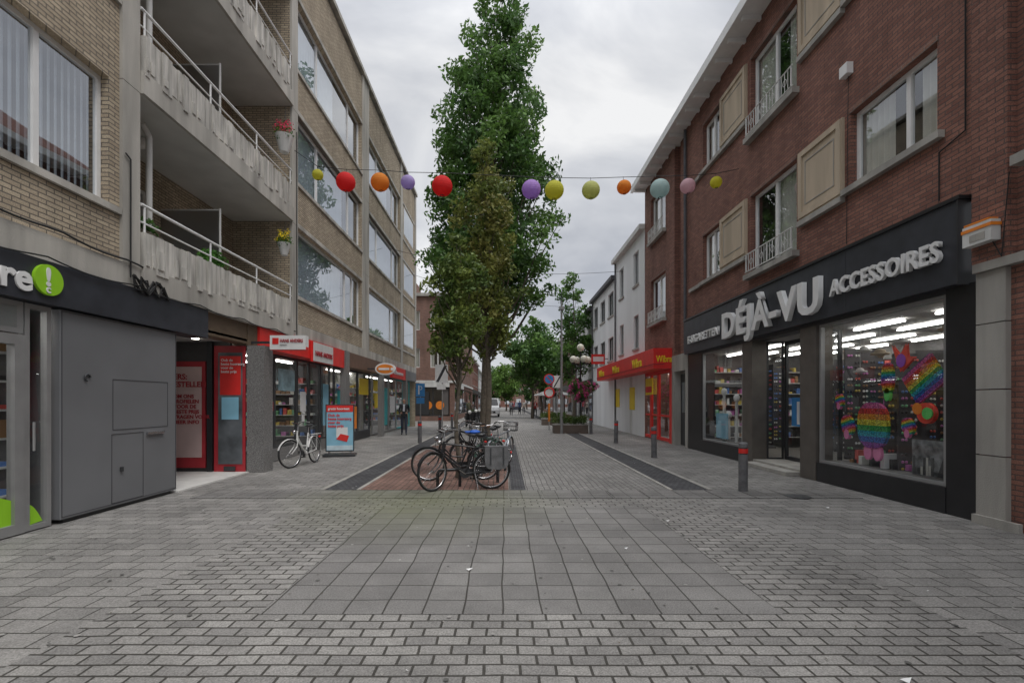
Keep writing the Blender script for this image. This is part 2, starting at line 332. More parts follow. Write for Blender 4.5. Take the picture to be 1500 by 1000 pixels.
t.pbox(PL,-8,7.27,3.36,3.7,-.06,.5,conc); t.pbox(PL,13.4,31.25,3.42,3.74,-.06,.5,conc)
for y0,y1 in ((7.27,7.62),(13.05,13.42),(19.56,20.44),(26.7,27.2),(30.9,31.3)):
    z=3.36 if y0<13.1 else 3.75
    while z<ROOF: 
        z2=min(z+3.1,ROOF+.1); t.pbox(PL,y0,y1,z,z2-.012,-.05,.3,conc); z=z2
t.pbox(PL,-8,31.3,ROOF+.1,ROOF+.26,-.14,.4,conc)
for a,b in ZW:
    t.pbox(PL,-8,7.26,a-.15,a-.055,-.05,.12,conc); t.pbox(PL,13.43,31.2,a-.1,a-.004,-.045,.14,conc); t.pbox(PL,13.43,31.2,b+.004,b+.12,-.03,.1,conc)
t.obj('concrete_frame',A)
ww=MB()
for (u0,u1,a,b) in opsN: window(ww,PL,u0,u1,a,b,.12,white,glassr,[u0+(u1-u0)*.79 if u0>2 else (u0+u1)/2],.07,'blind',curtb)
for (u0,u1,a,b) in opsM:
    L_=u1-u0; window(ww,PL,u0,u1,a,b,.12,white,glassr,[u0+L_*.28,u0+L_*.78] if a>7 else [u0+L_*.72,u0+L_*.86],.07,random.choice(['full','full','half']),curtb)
ww.obj('windows',A)
sw=MB()
for a,b in ZW: sw.pbox(PL,27.6,30.4,a+.3,b-.1,-.012,.04,whited); sw.pquad(PL,27.68,30.32,a+.38,b-.18,-.016,glassr)
sw.obj('stair_windows',A)
bl=MB(); DB=1.55
for k,zb in enumerate((3.36,6.46,9.56,12.66)):
    bl.pbox(PL,7.63,13.04,zb,zb+.36,-.10,DB,conc)
    bl.pbox(PL,7.66,13.02,zb-.006,zb-.001,-.04,DB-.02,soff)
    if k<3:
        y=7.66
        while y<13.0:
            wd=random.choice((.10,.14,.14,.18)); wd=min(wd,13.03-y); dd=random.uniform(-.13,-.06); zt=zb+.93+random.uniform(-.01,.01)
            bl.pbox(PL,y,y+wd-.014,zb+.30,zt,dd,-.02,concl)
            if random.random()<.35: bl.pbox(PL,y+.02,y+wd-.034,zb+.40,zb+.40+random.choice((.12,.2,.3)),dd-.018,dd+.002,concl)
            y+=wd
        bl.pbox(PL,7.65,13.03,zb+.362,zb+.9,-.019,.03,conc)
        bl.tube([PL(7.64,zb+1.36,-.04),PL(13.03,zb+1.36,-.04)],.025,white,8)
        bl.tube([PL(7.64,zb+1.08,-.04),PL(13.03,zb+1.08,-.04)],.014,white,6)
        for y in (7.72,9.45,11.2,12.95): bl.tube([PL(y,zb+.9,-.04),PL(y,zb+1.36,-.04)],.018,white,6)
        z0=zb+.36;z1=zb+3.1
        bl.quad([PL(13.03,z0,0),PL(13.03,z0,DB),PL(13.03,z1,DB),PL(13.03,z1,0)],tan)
        bl.quad([PL(7.64,z0,0),PL(7.64,z0,DB),PL(7.64,z1,DB),PL(7.64,z1,0)],tan)
        PB=lambda u,z,d:(XL-DB-d,u,z)
        facade(bl,PB,7.64,13.03,z0,z1,[(8.0,10.0,z0+.05,z0+2.2),(10.7,12.6,z0+.05,z0+2.2)],tan,.1)
        window(bl,PB,8.0,10.0,z0+.05,z0+2.2,.08,white,glass,[9.0],.07,'side'); window(bl,PB,10.7,12.6,z0+.05,z0+2.2,.08,whited,glass,[11.6],.07,'full')
        bl.box(XL-DB,XL-.3,10.32,10.36,z0+.1,z0+1.95,frost); bl.tube([(XL-.3,10.34,z0),(XL-.3,10.34,z0+2.0)],.025,whited); bl.tube([(XL-.3,10.34,z0+1.97),(XL-DB,10.34,z0+1.97)],.02,whited)
        bl.tube([(XL-.35,8.2,z1-.15),(XL-.35,8.35,z1-.3),(XL-.35,8.35,z0)],.05,whited,8)
        bl.sph((XL-.9,8.9,z1-.1),.11,white)
        if k==1:
            for yy in (11.3,11.7): bl.tube([(XL-.35,yy,z0),(XL-.6,yy,z0+.95)],.015,white,6); bl.tube([(XL-.65,yy,z0),(XL-.4,yy,z0+.45)],.015,white,6)
            for i in range(6): bl.box(XL-.62+.02*i,XL-.6+.02*i,11.3,11.7,z0+.5+.08*i,z0+.56+.08*i,white)
bl.obj('balconies',A)
def leaves(name,clumps,n,size,cols,seed,sx=1.,sy=1.,sz=1.,parent=None,mat=leaf):
    r=np.random.default_rng(seed); V=[];C=[]
    for (c,rad,ci) in clumps:
        k=max(3,int(n*rad**1.5)) if n>0 else -n
        d=r.normal(size=(k,3)); d/=np.linalg.norm(d,axis=1)[:,None]; rr=rad*r.random(k)**.45; p=np.array(c)+d*rr[:,None]*np.array([sx,sy,sz])
        a=r.normal(size=(k,3)); a/=np.linalg.norm(a,axis=1)[:,None]; b=np.cross(a,r.normal(size=(k,3))); b/=np.linalg.norm(b,axis=1)[:,None]
        s=size*r.uniform(.6,1.3,k)[:,None]
        q=np.stack([p-a*s,p-b*s*.45,p+a*s,p+b*s*.45],1); V.append(q.reshape(-1,3))
        col=np.array(cols[ci])[None,:]*r.uniform(.6,1.4,(k,1)); C.append(np.repeat(col,4,0))
    V=np.concatenate(V); C=np.concatenate(C); nf=len(V)//4
    me=bpy.data.meshes.new(name); me.vertices.add(len(V)); me.vertices.foreach_set('co',V.ravel()); me.loops.add(len(V)); me.loops.foreach_set('vertex_index',np.arange(len(V)))
    me.polygons.add(nf); me.polygons.foreach_set('loop_start',np.arange(nf)*4); me.polygons.foreach_set('loop_total',np.full(nf,4)); 
    ca=me.color_attributes.new('Col','FLOAT_COLOR','CORNER'); ca.data.foreach_set('color',np.c_[C,np.ones(len(C))].ravel().astype(np.float32))
    me.update(calc_edges=True); me.validate(); me.materials.append(mat)
    o=bpy.data.objects.new(name,me); COL.objects.link(o)
    if parent: o.parent=parent
    return o
GR=[(.065,.155,.033),(.09,.20,.038)]
def pot(name,x,y,z,fc,s=1.):
    e=E(name); b=MB(); b.cyl((x,y,z-.28*s),(x,y,z),.07*s,.15*s,whited,14); b.tube([(x,y,z),(x,y+.1,z+.55*s)],.006,dark,4); b.obj('pot',e)
    leaves('foliage',[((x,y,z+.06),.2*s,0),((x,y,z),.16*s,1)],-150,.04,GR,3,parent=e)
    leaves('blossoms',[((x+random.uniform(-.16,.16),y-.05+random.uniform(-.1,.1),z+random.uniform(.08,.28)),.07*s,0) for i in range(9)],-26,.025,[fc],4,parent=e,mat=petal)
pot('hanging_geranium',-5.62,12.3,8.35,(.85,.04,.15),1.5)
pot('hanging_flower_pot',-5.62,12.3,5.62,(.9,.7,.03),1.1)
bp_=E('balcony_plant'); leaves('foliage',[((-5.95,9.6+i*.12,4.47+.05*(i%2)),.17,i%2) for i in range(5)],-120,.05,[(.12,.3,.06),(.08,.2,.04)],9,parent=bp_)
tb=MB(); tb.box(-6.1,-5.87,9.4,10.3,4.1,4.36,bark); tb.obj('trough',bp_)
bp2=E('balcony_plant'); leaves('foliage',[((-5.95,7.9+i*.1,4.5),.14,i%2) for i in range(3)],-120,.04,GR,19,parent=bp2)
tb=MB(); tb.box(-6.1,-5.87,7.8,8.3,4.12,4.4,bark); tb.obj('trough',bp2)
cb=MB(); pts=[]
for i in range(40):
    y=5+(13.2-5)*i/39; pts.append((XL+.08,y,3.84-.30*(y-5)/8.2-.05*abs(math.sin(i*.55))))
cb.tube(pts,.015,cable,5)
pts=[(XL+.12,y_,3.40-.07*abs(math.sin(y_*2.1))) for y_ in np.linspace(5,13.2,50)]; cb.tube(pts,.011,cable,5)
for ph in (0,1.1,2.3):
    pts=[(XL+.10+.01*ph,7.45+.14*math.sin(i*1.3+ph)+.03*i,3.42+.13*math.cos(i*1.7+ph)) for i in range(22)]; cb.tube(pts,.011,cable,5)
cb.tube([(XL+.07,7.4,3.5),(XL+.07,7.4,5.3),(XL+.07,7.3,5.35)],.012,cable,5); cb.tube([(XL+.07,13.3,3.4),(XL+.07,13.3,9)],.012,cable,5)
cb.obj('facade_cable')
s=MB()
s.pbox(PL,-8,9.3,2.82,3.355,-.09,.3,signd)
s.pbox(PL,9.3,10.86,2.9,3.355,-.0,.3,M('brown_fascia',(.14,.10,.065),.6))
s.pbox(PL,10.86,11.28,2.87,3.355,-.02,.3,MATS['brown_fascia'])
s.obj('shop_fascia',A)
text('re',(XL+.1,5.44,2.93),.44,'L',white,'fascia_lettering',A,.012,.012,w=.37)
ds=MB(); ds.cyl((XL+.09,6.02,3.11),(XL+.13,6.02,3.11),.19,.19,lime,32); ds.obj('fascia_logo_disc',A)
text('!',(XL+.135,5.96,3.04),.3,'L',white,'logo_mark',A,.004,.012); text('c',(XL+.135,5.97,2.95),.14,'L',white,'logo_mark_small',A,.004,.004)
d=MB()
frame(d,PL,5.86,6.2,.02,2.8,.02,.1,.06,gm2); d.pquad(PL,5.92,6.14,.08,2.74,.06,glasss)
frame(d,PL,4.5,5.84,.02,2.4,.0,.1,.12,gm2); d.pquad(PL,4.62,5.72,.14,2.28,.05,glasss)
d.pbox(PL,4.5,5.84,2.42,2.8,.02,.1,gm2); d.pquad(PL,4.58,5.76,2.48,2.74,.015,glasss)
d.tube([PL(5.9,1.0,-.05),PL(5.9,1.35,-.05)],.015,gm2)
for y0 in (-7.5,-4.5,-1.5,1.5): frame(d,PL,y0,y0+2.98,.02,2.8,.0,.1,.08,gm2); d.pquad(PL,y0+.08,y0+2.9,.1,2.72,.05,glasss)
vs=[PL(4.7,.14,.045)]+[PL(4.7+1.02*i/12,.14+.52*math.cos(i/12*math.pi/2*.68)**.8,.045) for i in range(13)]+[PL(5.72,.14,.045)]
d.quad(vs,lime)
vs=[PL(5.92,.08,.055)]+[PL(5.92+ .2*i/8,.1+.24*math.cos(i/8*math.pi/2),.055) for i in range(9)]; d.quad(vs,lime)
d.obj('shop_door',A)
IT=[M('item_%d'%i,c,.5) for i,c in enumerate([(.7,.12,.1),(.12,.25,.6),(.75,.75,.7),(.06,.06,.06),(.7,.55,.12),(.2,.5,.25),(.6,.2,.5),(.35,.2,.1),(.85,.85,.85),(.03,.03,.03)])]
def interior(name,sgn,x0,depth,y0,y1,zt,parent,wallm=shopw,shelves=True,zf=.05,lightn=3,far=True,step=1.5):
    b=MB(); X=lambda q:sgn*(x0+q)
    def bx(q0,q1,ya,yb,za,zb,m): b.box(min(X(q0),X(q1)),max(X(q0),X(q1)),ya,yb,za,zb,m)
    bx(depth,depth+.05,y0,y1,0,zt,wallm); bx(0.16,depth,y0,y0+.03,0,zt,wallm); bx(0.16,depth,y1-.03,y1,0,zt,wallm); bx(.0,depth,y0,y1,.012,zf,woodf); bx(.16,depth,y0,y1,zt,zt+.04,shopw)
    for i in range(lightn):
        q=.7+(depth-1.2)*i/max(1,lightn-1)
        yy=y0+.4
        while yy<y1-1.0: bx(q,q+.09,yy,yy+1.2,zt-.06,zt-.03,tubeL); yy+=step
    if shelves:
        for zz in np.arange(.4,zt-.4,.36):
            bx(depth-.35,depth,y0+.1,y1-.1,zz,zz+.025,whited)
            yy=y0+.15
            while yy<y1-.3:
                wd=random.uniform(.05,.16); hh=random.uniform(.08,.26); bx(depth-.3,depth-.08,yy,yy+wd,zz+.027,zz+hh,random.choice(IT)); yy+=wd+random.uniform(.01,.06)
            if far:
                bx(.3,depth-.36,y1-.35,y1-.04,zz,zz+.025,whited); q=.35
                while q<depth-.6:
                    wd=random.uniform(.05,.16); hh=random.uniform(.08,.26); bx(q,q+wd,y1-.3,y1-.08,zz+.027,zz+hh,random.choice(IT)); q+=wd+random.uniform(.01,.06)
    return b.obj(name,parent)
interior('shop_interior',-1,5.95,4,-7.8,6.2,2.79,A,wallm=shopd,lightn=2)
c=MB(); c.box(-7.3,XL+.02,6.28,8.5,.06,2.80,gm); c.box(-7.2,XL-.02,6.36,8.42,0,.06,black)
c.obj('meter_cabinet',A,bevel=.008)
c=MB(); X=XL+.024
def outl(y0,y1,z0,z1,r=.006):
    c.box(X-.003,X+.001,y0,y1,z0,z0+r,dgrey);c.box(X-.003,X+.001,y0,y1,z1-r,z1,dgrey);c.box(X-.003,X+.001,y0,y0+r,z0+r,z1-r,dgrey);c.box(X-.003,X+.001,y1-r,y1,z0+r,z1-r,dgrey)
outl(7.12,8.28,1.18,1.93); outl(7.10,7.72,.1,1.12); outl(6.3,8.48,.09,2.78)
c.box(X,X+.03,7.78,8.16,1.07,1.11,chrome); c.box(X,X+.02,7.25,7.3,.55,.62,dark)
c.tor((X+.01,6.68,1.93),.045,.012,dark,'x',14,5,0,4.5); c.obj('cabinet_doors',A)
r=MB()
r.box(-9.4,XL+.05,8.5,10.9,.0,.03,lino)
r.box(-9.6,-9.4,8.4,11.0,0,3.36,room); r.box(-9.4,-5.8,8.5,10.9,2.95,3.0,shopw)
r.box(-9.4,-6.2,10.9,10.98,0.03,2.95,M('dark_panel',(.05,.045,.045),.4))
F=PF(10.9)
r.pbox(F,-7.6,-6.72,.12,2.5,-.06,-.01,dred); r.pbox(F,-7.52,-6.8,.35,2.38,-.07,-.061,pink)
r.pbox(F,-6.68,-6.56,.03,2.95,-.08,-.01,black)
r.pbox(F,-6.54,-5.84,.03,2.85,-.04,-.01,dred); r.pbox(F,-6.44,-5.9,.2,2.7,-.052,-.041,M('poster_grey',(.10,.11,.12),.3,var=.7,scale=2)); 
r.pbox(F,-6.40,-5.93,1.75,2.62,-.056,-.053,red); r.pbox(F,-6.36,-5.98,1.2,1.7,-.056,-.053,lblue); r.pbox(F,-6.3,-6.05,.05,.15,-.08,-.05,dark)
r.obj('entrance_recess',A)
text('ERS:\nESTELLEN',(-7.42,10.82,2.1),.17,'F',dred,'poster_text',A,.002,.004); text('OM ONS\nPROFIELEN\nVOOR DE\nBESTE PRIJS\nVRAGEN VOOR\nMEER INFO',(-7.42,10.82,1.68),.115,'F',dred,'poster_text_small',A,.002,.003)
text('Ook de\nbeste hoorzorg\nvoor de\nbeste prijs',(-6.37,10.835,2.5),.085,'F',white,'poster_text_white',A,.002,.001)
cl=EM('recess_downlight',(1,.95,.85),8.)
q=MB(); 
for (x,y) in ((-6.6,9.4),(-8,9.4),(-6.6,10.3)): q.cyl((x,y,2.93),(x,y,2.945),.07,.07,cl,14)
q.obj('recess_downlights',A)
p=MB()
for y0 in (10.86,17.0,22.0,27.3): p.box(XL,XL+.38 if y0<11 else XL+.2,y0,y0+.42,.004,3.40 if y0>11 else 2.86,gran)
p.obj('granite_pillars',A)
s2=MB(); XS=-6.15; PS=lambda u,z,d:(XS-d,u,z)
s2.pbox(PL,11.29,16.9,2.87,3.41,-.07,.4,red); s2.pbox(PL,17.43,21.95,2.87,3.41,-.1,.4,M('brown_panel',(.15,.08,.05),.5)); s2.pbox(PL,22.4,31.1,2.87,3.41,-.08,.4,gm)
s2.pbox(PL,14.2,16.95,2.78,3.38,-.16,-.08,red); s2.pbox(PL,14.2,15.8,2.80,3.36,-.18,-.165,whited)
s2.pbox(PL,24,27.2,2.8,3.38,-.2,-.085,red)
s2.obj('shop_signs',A)
text('HANS ANDERS',(XL+.19,14.3,2.97),.2,'L',dred,'shop_lettering',A,.006,.006,w=1.4); text('schoenen',(XL+.21,24.3,3.0),.3,'L',white,'shop_lettering_far',A,.006,.006,w=2.2)
s3=MB()
ys=[11.3,12.9,14.3,15.2,16.1,17.0]; 
for a,b in zip(ys[:-1],ys[1:]): frame(s3,PS,a,b,.06 if a in(14.3,15.2) else .35,2.86,0,.07,.06,dark); s3.pquad(PS,a+.06,b-.06,.12 if a in(14.3,15.2) else .41,2.8,.03,glasss)
s3.pbox(PS,11.3,14.3,.02,.35,-.02,.2,gran); s3.pbox(PS,16.1,17.0,.02,.35,-.02,.2,gran)
ys=[17.4,18.9,20.2,22.0]; 
for a,b in zip(ys[:-1],ys[1:]): frame(s3,PS,a,b,.3,2.86,0,.07,.07,dark); s3.pquad(PS,a+.07,b-.07,.37,2.79,.03,glasss)
s3.pbox(PS,17.4,22,.02,.3,-.02,.2,black)
ys=[22.4,24.0,25.6,27.3,29.2,31.1]
for a,b in zip(ys[:-1],ys[1:]): frame(s3,PS,a,b,.06,2.86,0,.07,.07,gm2 if a<27 else teal); s3.pquad(PS,a+.07,b-.07,.13,2.79,.03,glasss)
for (a,b,c_,e_,mt) in ((11.6,12.6,1.85,2.0,red),(11.4,12.8,1.35,1.6,dred),(13.1,14.1,1.9,2.5,M('poster_a',(.3,.45,.5),.5,var=.4)),(14.5,14.9,1.3,1.9,white),(14.6,14.8,1.0,1.2,white),(16.3,16.8,.8,2.2,lblue),(17.7,18.6,.6,2.0,teal),(18.0,18.6,2.2,2.6,white),(19.1,20.0,.5,1.4,orange),(20.4,21.7,1.9,2.6,yel),(22.6,23.8,2.1,2.6,yel),(22.7,23.6,1.3,2.0,yel),(24.2,25.2,.4,2.3,teal),(25.8,26.9,1.0,1.9,white)):
    s3.pbox(PS,a,b,c_,e_,-.012,-.004,mt)
s3.obj('shopfronts',A)
interior('shop_interior_optician',-1,6.3,3.6,11.3,17.0,2.9,A,wallm=shopd); interior('shop_interior_b',-1,6.3,3.6,17.4,22.,2.9,A,lightn=2); interior('shop_interior_c',-1,6.3,3.6,22.4,31.1,2.9,A,lightn=2,wallm=shopd)
hs=E('projecting_shop_sign'); b=MB(); b.box(-5.33,-4.52,10.95,11.12,2.78,3.10,white); b.box(-5.335,-4.515,10.965,11.105,2.77,2.84,red); b.box(-5.8,-5.33,11.0,11.05,2.92,2.97,dark); b.box(-5.27,-5.13,10.942,10.949,2.9,3.04,red); b.obj('box',hs)
text('HANS ANDERS',(-5.10,10.94,2.945),.1,'F',dred,'lettering',hs,.003,.003,w=.52); text('opticien',(-5.10,10.94,2.87),.05,'F',dgrey,'lettering_small',hs,.002,0)
hs=E('projecting_shop_sign'); b=MB(); 
n=28
for (rx,rz,yy,m_) in ((.42,.25,19.95,white),(.36,.19,19.943,orange)):
    vs=[(-4.95+rx*math.cos(2*math.pi*i/n),yy,2.95+rz*math.sin(2*math.pi*i/n)) for i in range(n)]+[(-4.95+rx*math.cos(2*math.pi*i/n),yy+(.15 if rx>.4 else .006),2.95+rz*math.sin(2*math.pi*i/n)) for i in range(n)]
    b.add(vs,[tuple(range(n)),tuple(range(2*n-1,n-1,-1))]+[(i,(i+1)%n,n+(i+1)%n,n+i) for i in range(n)],m_)
b.box(-4.72,-4.6,19.93,19.942,2.88,3.0,white); b.box(-5.22,-4.78,19.93,19.942,2.9,2.99,white)
b.box(-5.8,-5.35,20.0,20.05,2.93,2.98,dark); b.obj('oval',hs)
# ---------------------------------------------------------------- RIGHT brick building
B=E('brick_building'); w=MB(); HR=11.1
W1=[(7.05,8.83,5.5,6.85,'s'),(14.2,15.4,5.4,6.85,'s'),(10.45,12.4,4.85,6.85,'f'),(19.0,20.9,4.9,6.75,'f')]
W2=[(a,b_,c_+3.5,d_+3.5,k) for a,b_,c_,d_,k in W1]
facade(w,PR,6.42,16.9,4.3,HR,[o[:4] for o in W1+W2 if o[0]<16],redb,.2)
facade(w,PR,18.0,21.8,3.3,HR,[o[:4] for o in W1+W2 if o[0]>16],redb,.2)
w.pbox(PR,16.9,18.0,3.3,HR,.25,.4,redb)
for q in (16.9,18.0): w.quad([PR(q,3.3,0),PR(q,HR,0),PR(q,HR,.25),PR(q,3.3,.25)],redb)
w.pbox(PR,17.2,17.7,3.3,HR,.12,.25,redb)
w.quad([(6.3,21.8,0),(16,21.8,0),(16,21.8,12.4),(6.3,21.8,HR)],redb)
w.obj('walls',B)
f=MB()
for (a,b_,c_,d_,k) in W1+W2:
    mid=(a+b_)/2
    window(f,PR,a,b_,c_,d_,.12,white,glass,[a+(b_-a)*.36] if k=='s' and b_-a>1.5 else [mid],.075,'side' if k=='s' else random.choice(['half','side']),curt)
    f.pbox(PR,a-.02,b_+.02,d_+.002,d_+.07,-.015,.1,redb2)
    if k=='f':
        z0=c_; 
        f.pbox(PR,a-.1,b_+.1,c_-.13,c_-.003,-.16,.12,stone)
        for zz in (z0+.06,z0+.5): f.tube([PR(a-.05,zz,-.12),PR(b_+.05,zz,-.12)],.016,whited,6)
        y=a
        i=0
        while y<b_+.02:
            f.tube([PR(y,z0+.06,-.12),PR(y,z0+.5,-.12)],.009 if i%4 else .02,whited,5); 
            if i%4==2: f.tor(PR(y,z0+.28,-.12),.07,.008,whited,'x',12,4)
            y+=(b_-a)/16; i+=1
    else: f.pbox(PR,a-.12,b_+.12,c_-.11,c_-.003,-.10,.12,stone)
f.obj('windows',B)
t=MB()
for dz in (0,3.5):
    for a,b_ in ((8.97,10.3),(12.56,14.05)):
        t.pbox(PR,a,b_,5.42+dz,6.87+dz,-.05,.1,beige); frame(t,PR,a+.02,b_-.02,5.46+dz,6.85+dz,-.085,-.051,.11,beige); frame(t,PR,a+.22,b_-.22,5.7+dz,6.6+dz,-.06,-.052,.02,stone)
    t.pbox(PR,8.96,10.32,5.3+dz,5.41+dz,-.1,.1,stone); t.pbox(PR,12.55,14.07,5.28+dz,5.39+dz,-.1,.1,stone); t.pbox(PR,15.53,16.4,5.28+dz,5.39+dz,-.08,.1,stone)
GX=5.80
t.box(GX,6.5,6.42,21.95,HR-.02,HR+.04,white); t.box(GX-.1,GX,5.9,22.0,HR-.04,HR+.22,white); t.box(GX+.002,6.4,6.42,21.95,HR+.045,HR+.24,whited)
y=6.6
while y<21.9: t.box(GX+.02,6.28,y,y+.09,HR-.14,HR-.022,white); y+=.75
t.quad([(GX,5.9,HR+.25),(GX,22,HR+.25),(11,22,14.9),(11,5.9,14.9)],rooft)
t.tube([PR(16.75,3.3,-.07),PR(16.75,HR-.1,-.07)],.05,slate,8)
t.pbox(PR,8.75,8.95,7.55,7.75,-.12,.0,white)
t.tube([PR(7.0,4.5,-.02),PR(7.0,5.2,-.02),PR(6.6,5.3,-.02),PR(6.6,9.9,-.02)],.010,cable,5); t.tube([PR(8.85,7.55,-.02),PR(8.9,4.5,-.02)],.006,cable,5)
t.obj('trim_and_eaves',B)
sh=MB()
sh.pbox(PR,6.55,16.55,3.2,4.33,-.17,.3,signd); sh.pbox(PR,6.50,16.6,4.332,4.38,-.2,.1,black); sh.pbox(PR,6.53,6.549,3.18,4.33,-.19,.1,dark)
for yy in (8.7,10.9,13.1,15.2): sh.pbox(PR,yy,yy+.008,3.22,4.31,-.172,-.168,black)
sh.pbox(PR,6.43,6.88,.0,3.2,-.03,.4,black); sh.pbox(PR,15.45,16.6,0,3.2,-.02,.4,black)
sh.pbox(PR,6.88,9.72,.0,.38,-.04,.5,black); sh.pbox(PR,12.85,15.45,.0,.38,-.04,.5,black)
sh.pbox(PR,6.88,15.45,3.13,3.2,-.02,.3,dark)
sh.box(6.25,6.6,9.74,10.25,.01,3.13,bronze); sh.pbox(PR,12.3,12.8,0,3.13,-.02,.35,bronze)
frame(sh,PR,6.9,9.7,.385,3.128,.0,.08,.05,gm2); sh.pquad(PR,6.95,9.65,.435,3.078,.04,glasss)
frame(sh,PR,12.82,15.43,.385,3.128,.0,.08,.05,gm2); sh.pquad(PR,12.87,15.38,.435,3.078,.04,glasss)
sh.box(6.3,7.2,10.27,12.3,.01,.14,stone); sh.box(6.0,6.3,10.35,12.25,.01,.09,stone)
PD=lambda u,z,d:(7.1+d,u,z); frame(sh,PD,10.27,11.2,.14,3.12,0,.06,.07,dark); sh.pquad(PD,10.34,11.13,.21,3.05,.03,glasss); frame(sh,PD,11.22,12.3,.14,3.12,0,.06,.09,dark); sh.pquad(PD,11.31,12.21,.23,3.05,.03,glasss)
PE=PF(12.3); frame(sh,PE,6.66,7.09,.14,3.12,0,.04,.04,dark); sh.pquad(PE,6.70,7.05,.18,3.08,.02,glasss)
PE2=PF(10.22); frame(sh,PE2,6.62,7.09,.14,3.12,0,.04,.04,dark); sh.pquad(PE2,6.66,7.05,.18,3.08,.02,glasss)
sh.pbox(PD,10.5,11.0,.9,1.6,-.02,-.01,blue); sh.pbox(PD,10.7,10.78,1.0,1.5,-.03,-.021,white)
sh.pbox(PD,11.4,11.95,1.0,1.7,-.02,-.01,blue); sh.pbox(PD,11.62,11.72,1.05,1.6,-.03,-.021,white)
sh.obj('shopfront',B)
text('DÉJÀ-VU',(XR-.23,13.50,3.36),.93,'R',white,'sign_letters',B,.05,.028,w=4.15,spacing=1.08)
text('ACCESSOIRES',(XR-.21,9.04,3.57),.40,'R',white,'sign_letters_small',B,.03,.010,w=2.3,spacing=1.05)
text('E-SIGARETTEN',(XR-.21,16.1,3.52),.33,'R',white,'sign_letters_left',B,.03,.008,w=2.3,spacing=1.05)
interior('accessory_shop_interior',1,6.5,3.9,6.5,16.5,3.12,B,lightn=4,wallm=shopd,step=1.9)
sb=MB(); sb.box(6.38,7.2,6.5,9.74,.36,.42,shopd); sb.box(6.38,7.2,12.85,15.4,.36,.42,shopd); 
sb.obj('display_base',B)
rk=MB(); rkb=M('rack_board',(.085,.08,.085),.6)
def rackF(x0,x1,y,z0=.5,z1=2.5):
    rk.box(x0,x1,y,y+.03,z0-.1,z1+.1,rkb); z=z0
    while z<z1:
        q=x0+.05
        while q<x1-.08:
            if random.random()<.88:
                m_=random.choice(IT); zz=z+random.uniform(-.015,.015)
                for dx in (0,.062): rk.sph((q+dx,y-.03,zz),.026,m_,(1.1,.6,1),6,4)
            q+=.16
        z+=.12
def rackS(x,y0,y1,z0=.5,z1=2.5):
    rk.box(x,x+.03,y0,y1,z0-.1,z1+.1,rkb); z=z0
    while z<z1:
        q=y0+.05
        while q<y1-.08:
            if random.random()<.88:
                m_=random.choice(IT)
                for dx in (0,.062): rk.sph((x-.03,q+dx,z),.026,m_,(.6,1.1,1),6,4)
            q+=.16
        z+=.12
rackF(7.0,7.75,8.9,.45,2.1); rackF(8.0,8.9,9.4); rackF(7.1,7.9,10.1,.5,2.6); rackF(9.0,10.2,10.8); rackF(7.9,8.8,11.6); rackF(7.2,8.2,14.2); rackF(8.5,9.8,13.2); rackF(6.75,7.25,8.3,.45,1.8); rackF(7.3,8.3,9.1,.45,2.4)
rackS(7.75,7.0,8.7,.45,1.7); rackS(7.2,13.0,14.1); 
rk.obj('sunglasses_rack',B)
mk=MB()
for (y,z) in ((14.6,1.2),(13.6,1.35),(14.1,1.7),(14.9,1.9)):
    mk.sph((6.75,y,z),.11,white,(.8,.8,1.1)); mk.cyl((6.75,y,.42),(6.75,y,z-.08),.05,.04,whited,10)
mk.box(6.5,6.55,14.2,14.9,.5,1.25,lblue); mk.box(6.6,6.9,13.2,13.5,.43,.9,IT[2]); mk.box(6.55,6.8,13.0,13.2,.43,.7,IT[0])
for (y,z,s_) in ((7.1,2.6,.1),(7.5,2.75,.12),(8.4,2.65,.1),(8.9,2.5,.12),(9.3,2.6,.1),(9.4,2.2,.09)):
    m_=random.choice([curt,whited,beige]); mk.sph((6.9,y,z),s_*.8,m_,(1,1,.8)); mk.tor((6.9,y,z-.02),s_*1.1,.02,m_,'z',18,5); mk.cyl((6.9,y,z),(6.9,y,3.1),.004,.004,white,4)
mk.box(6.52,6.54,7.0,7.75,.44,1.0,M('city_poster',(.15,.155,.16),.4,var=.8,scale=9))
for i in range(8): mk.box(6.512,6.518,7.35+i*.048,7.39+i*.048,.46,.56+.2*random.random(),random.choice([IT[3],IT[9],stone]))
mk.add([(6.51,7.03,.46),(6.51,7.29,.46),(6.51,7.17,.8),(6.51,7.16,1.1),(6.51,7.15,.8)],[(0,1,2,3,4)],black)
for i in range(30):
    y_=random.uniform(7,9.5); z_=.43; mk.box(6.6+random.uniform(0,.35),6.98,y_,y_+.08,z_,z_+random.uniform(.05,.3),random.choice(IT))
mk.obj('window_display',B)
ra=RAIN('rainbow_knit',1.,.0); rb=RAIN('rainbow_knit_b',1.6,.35); 
def knit(pts,x,th,m,name,parent=None,rot=0,cy=0,cz=0):
    b=MB(); n=len(pts); vs=[]
    for xx in (x,x+th):
        for (a,c_) in pts: vs.append((xx,-a,c_))
    b.add(vs,[tuple(range(n)),tuple(range(2*n-1,n-1,-1))]+[(i,(i+1)%n,n+(i+1)%n,n+i) for i in range(n)],m)
    return b.obj(name,parent,Matrix.Translation((0,cy,cz))@Matrix.Rotation(-rot,4,'X'),bevel=.012)
ell=lambda a,b_,n=24,p=1.:[(a*math.copysign(abs(math.cos(2*math.pi*i/n))**p,math.cos(2*math.pi*i/n)),b_*math.copysign(abs(math.sin(2*math.pi*i/n))**p,math.sin(2*math.pi*i/n))) for i in range(n)]
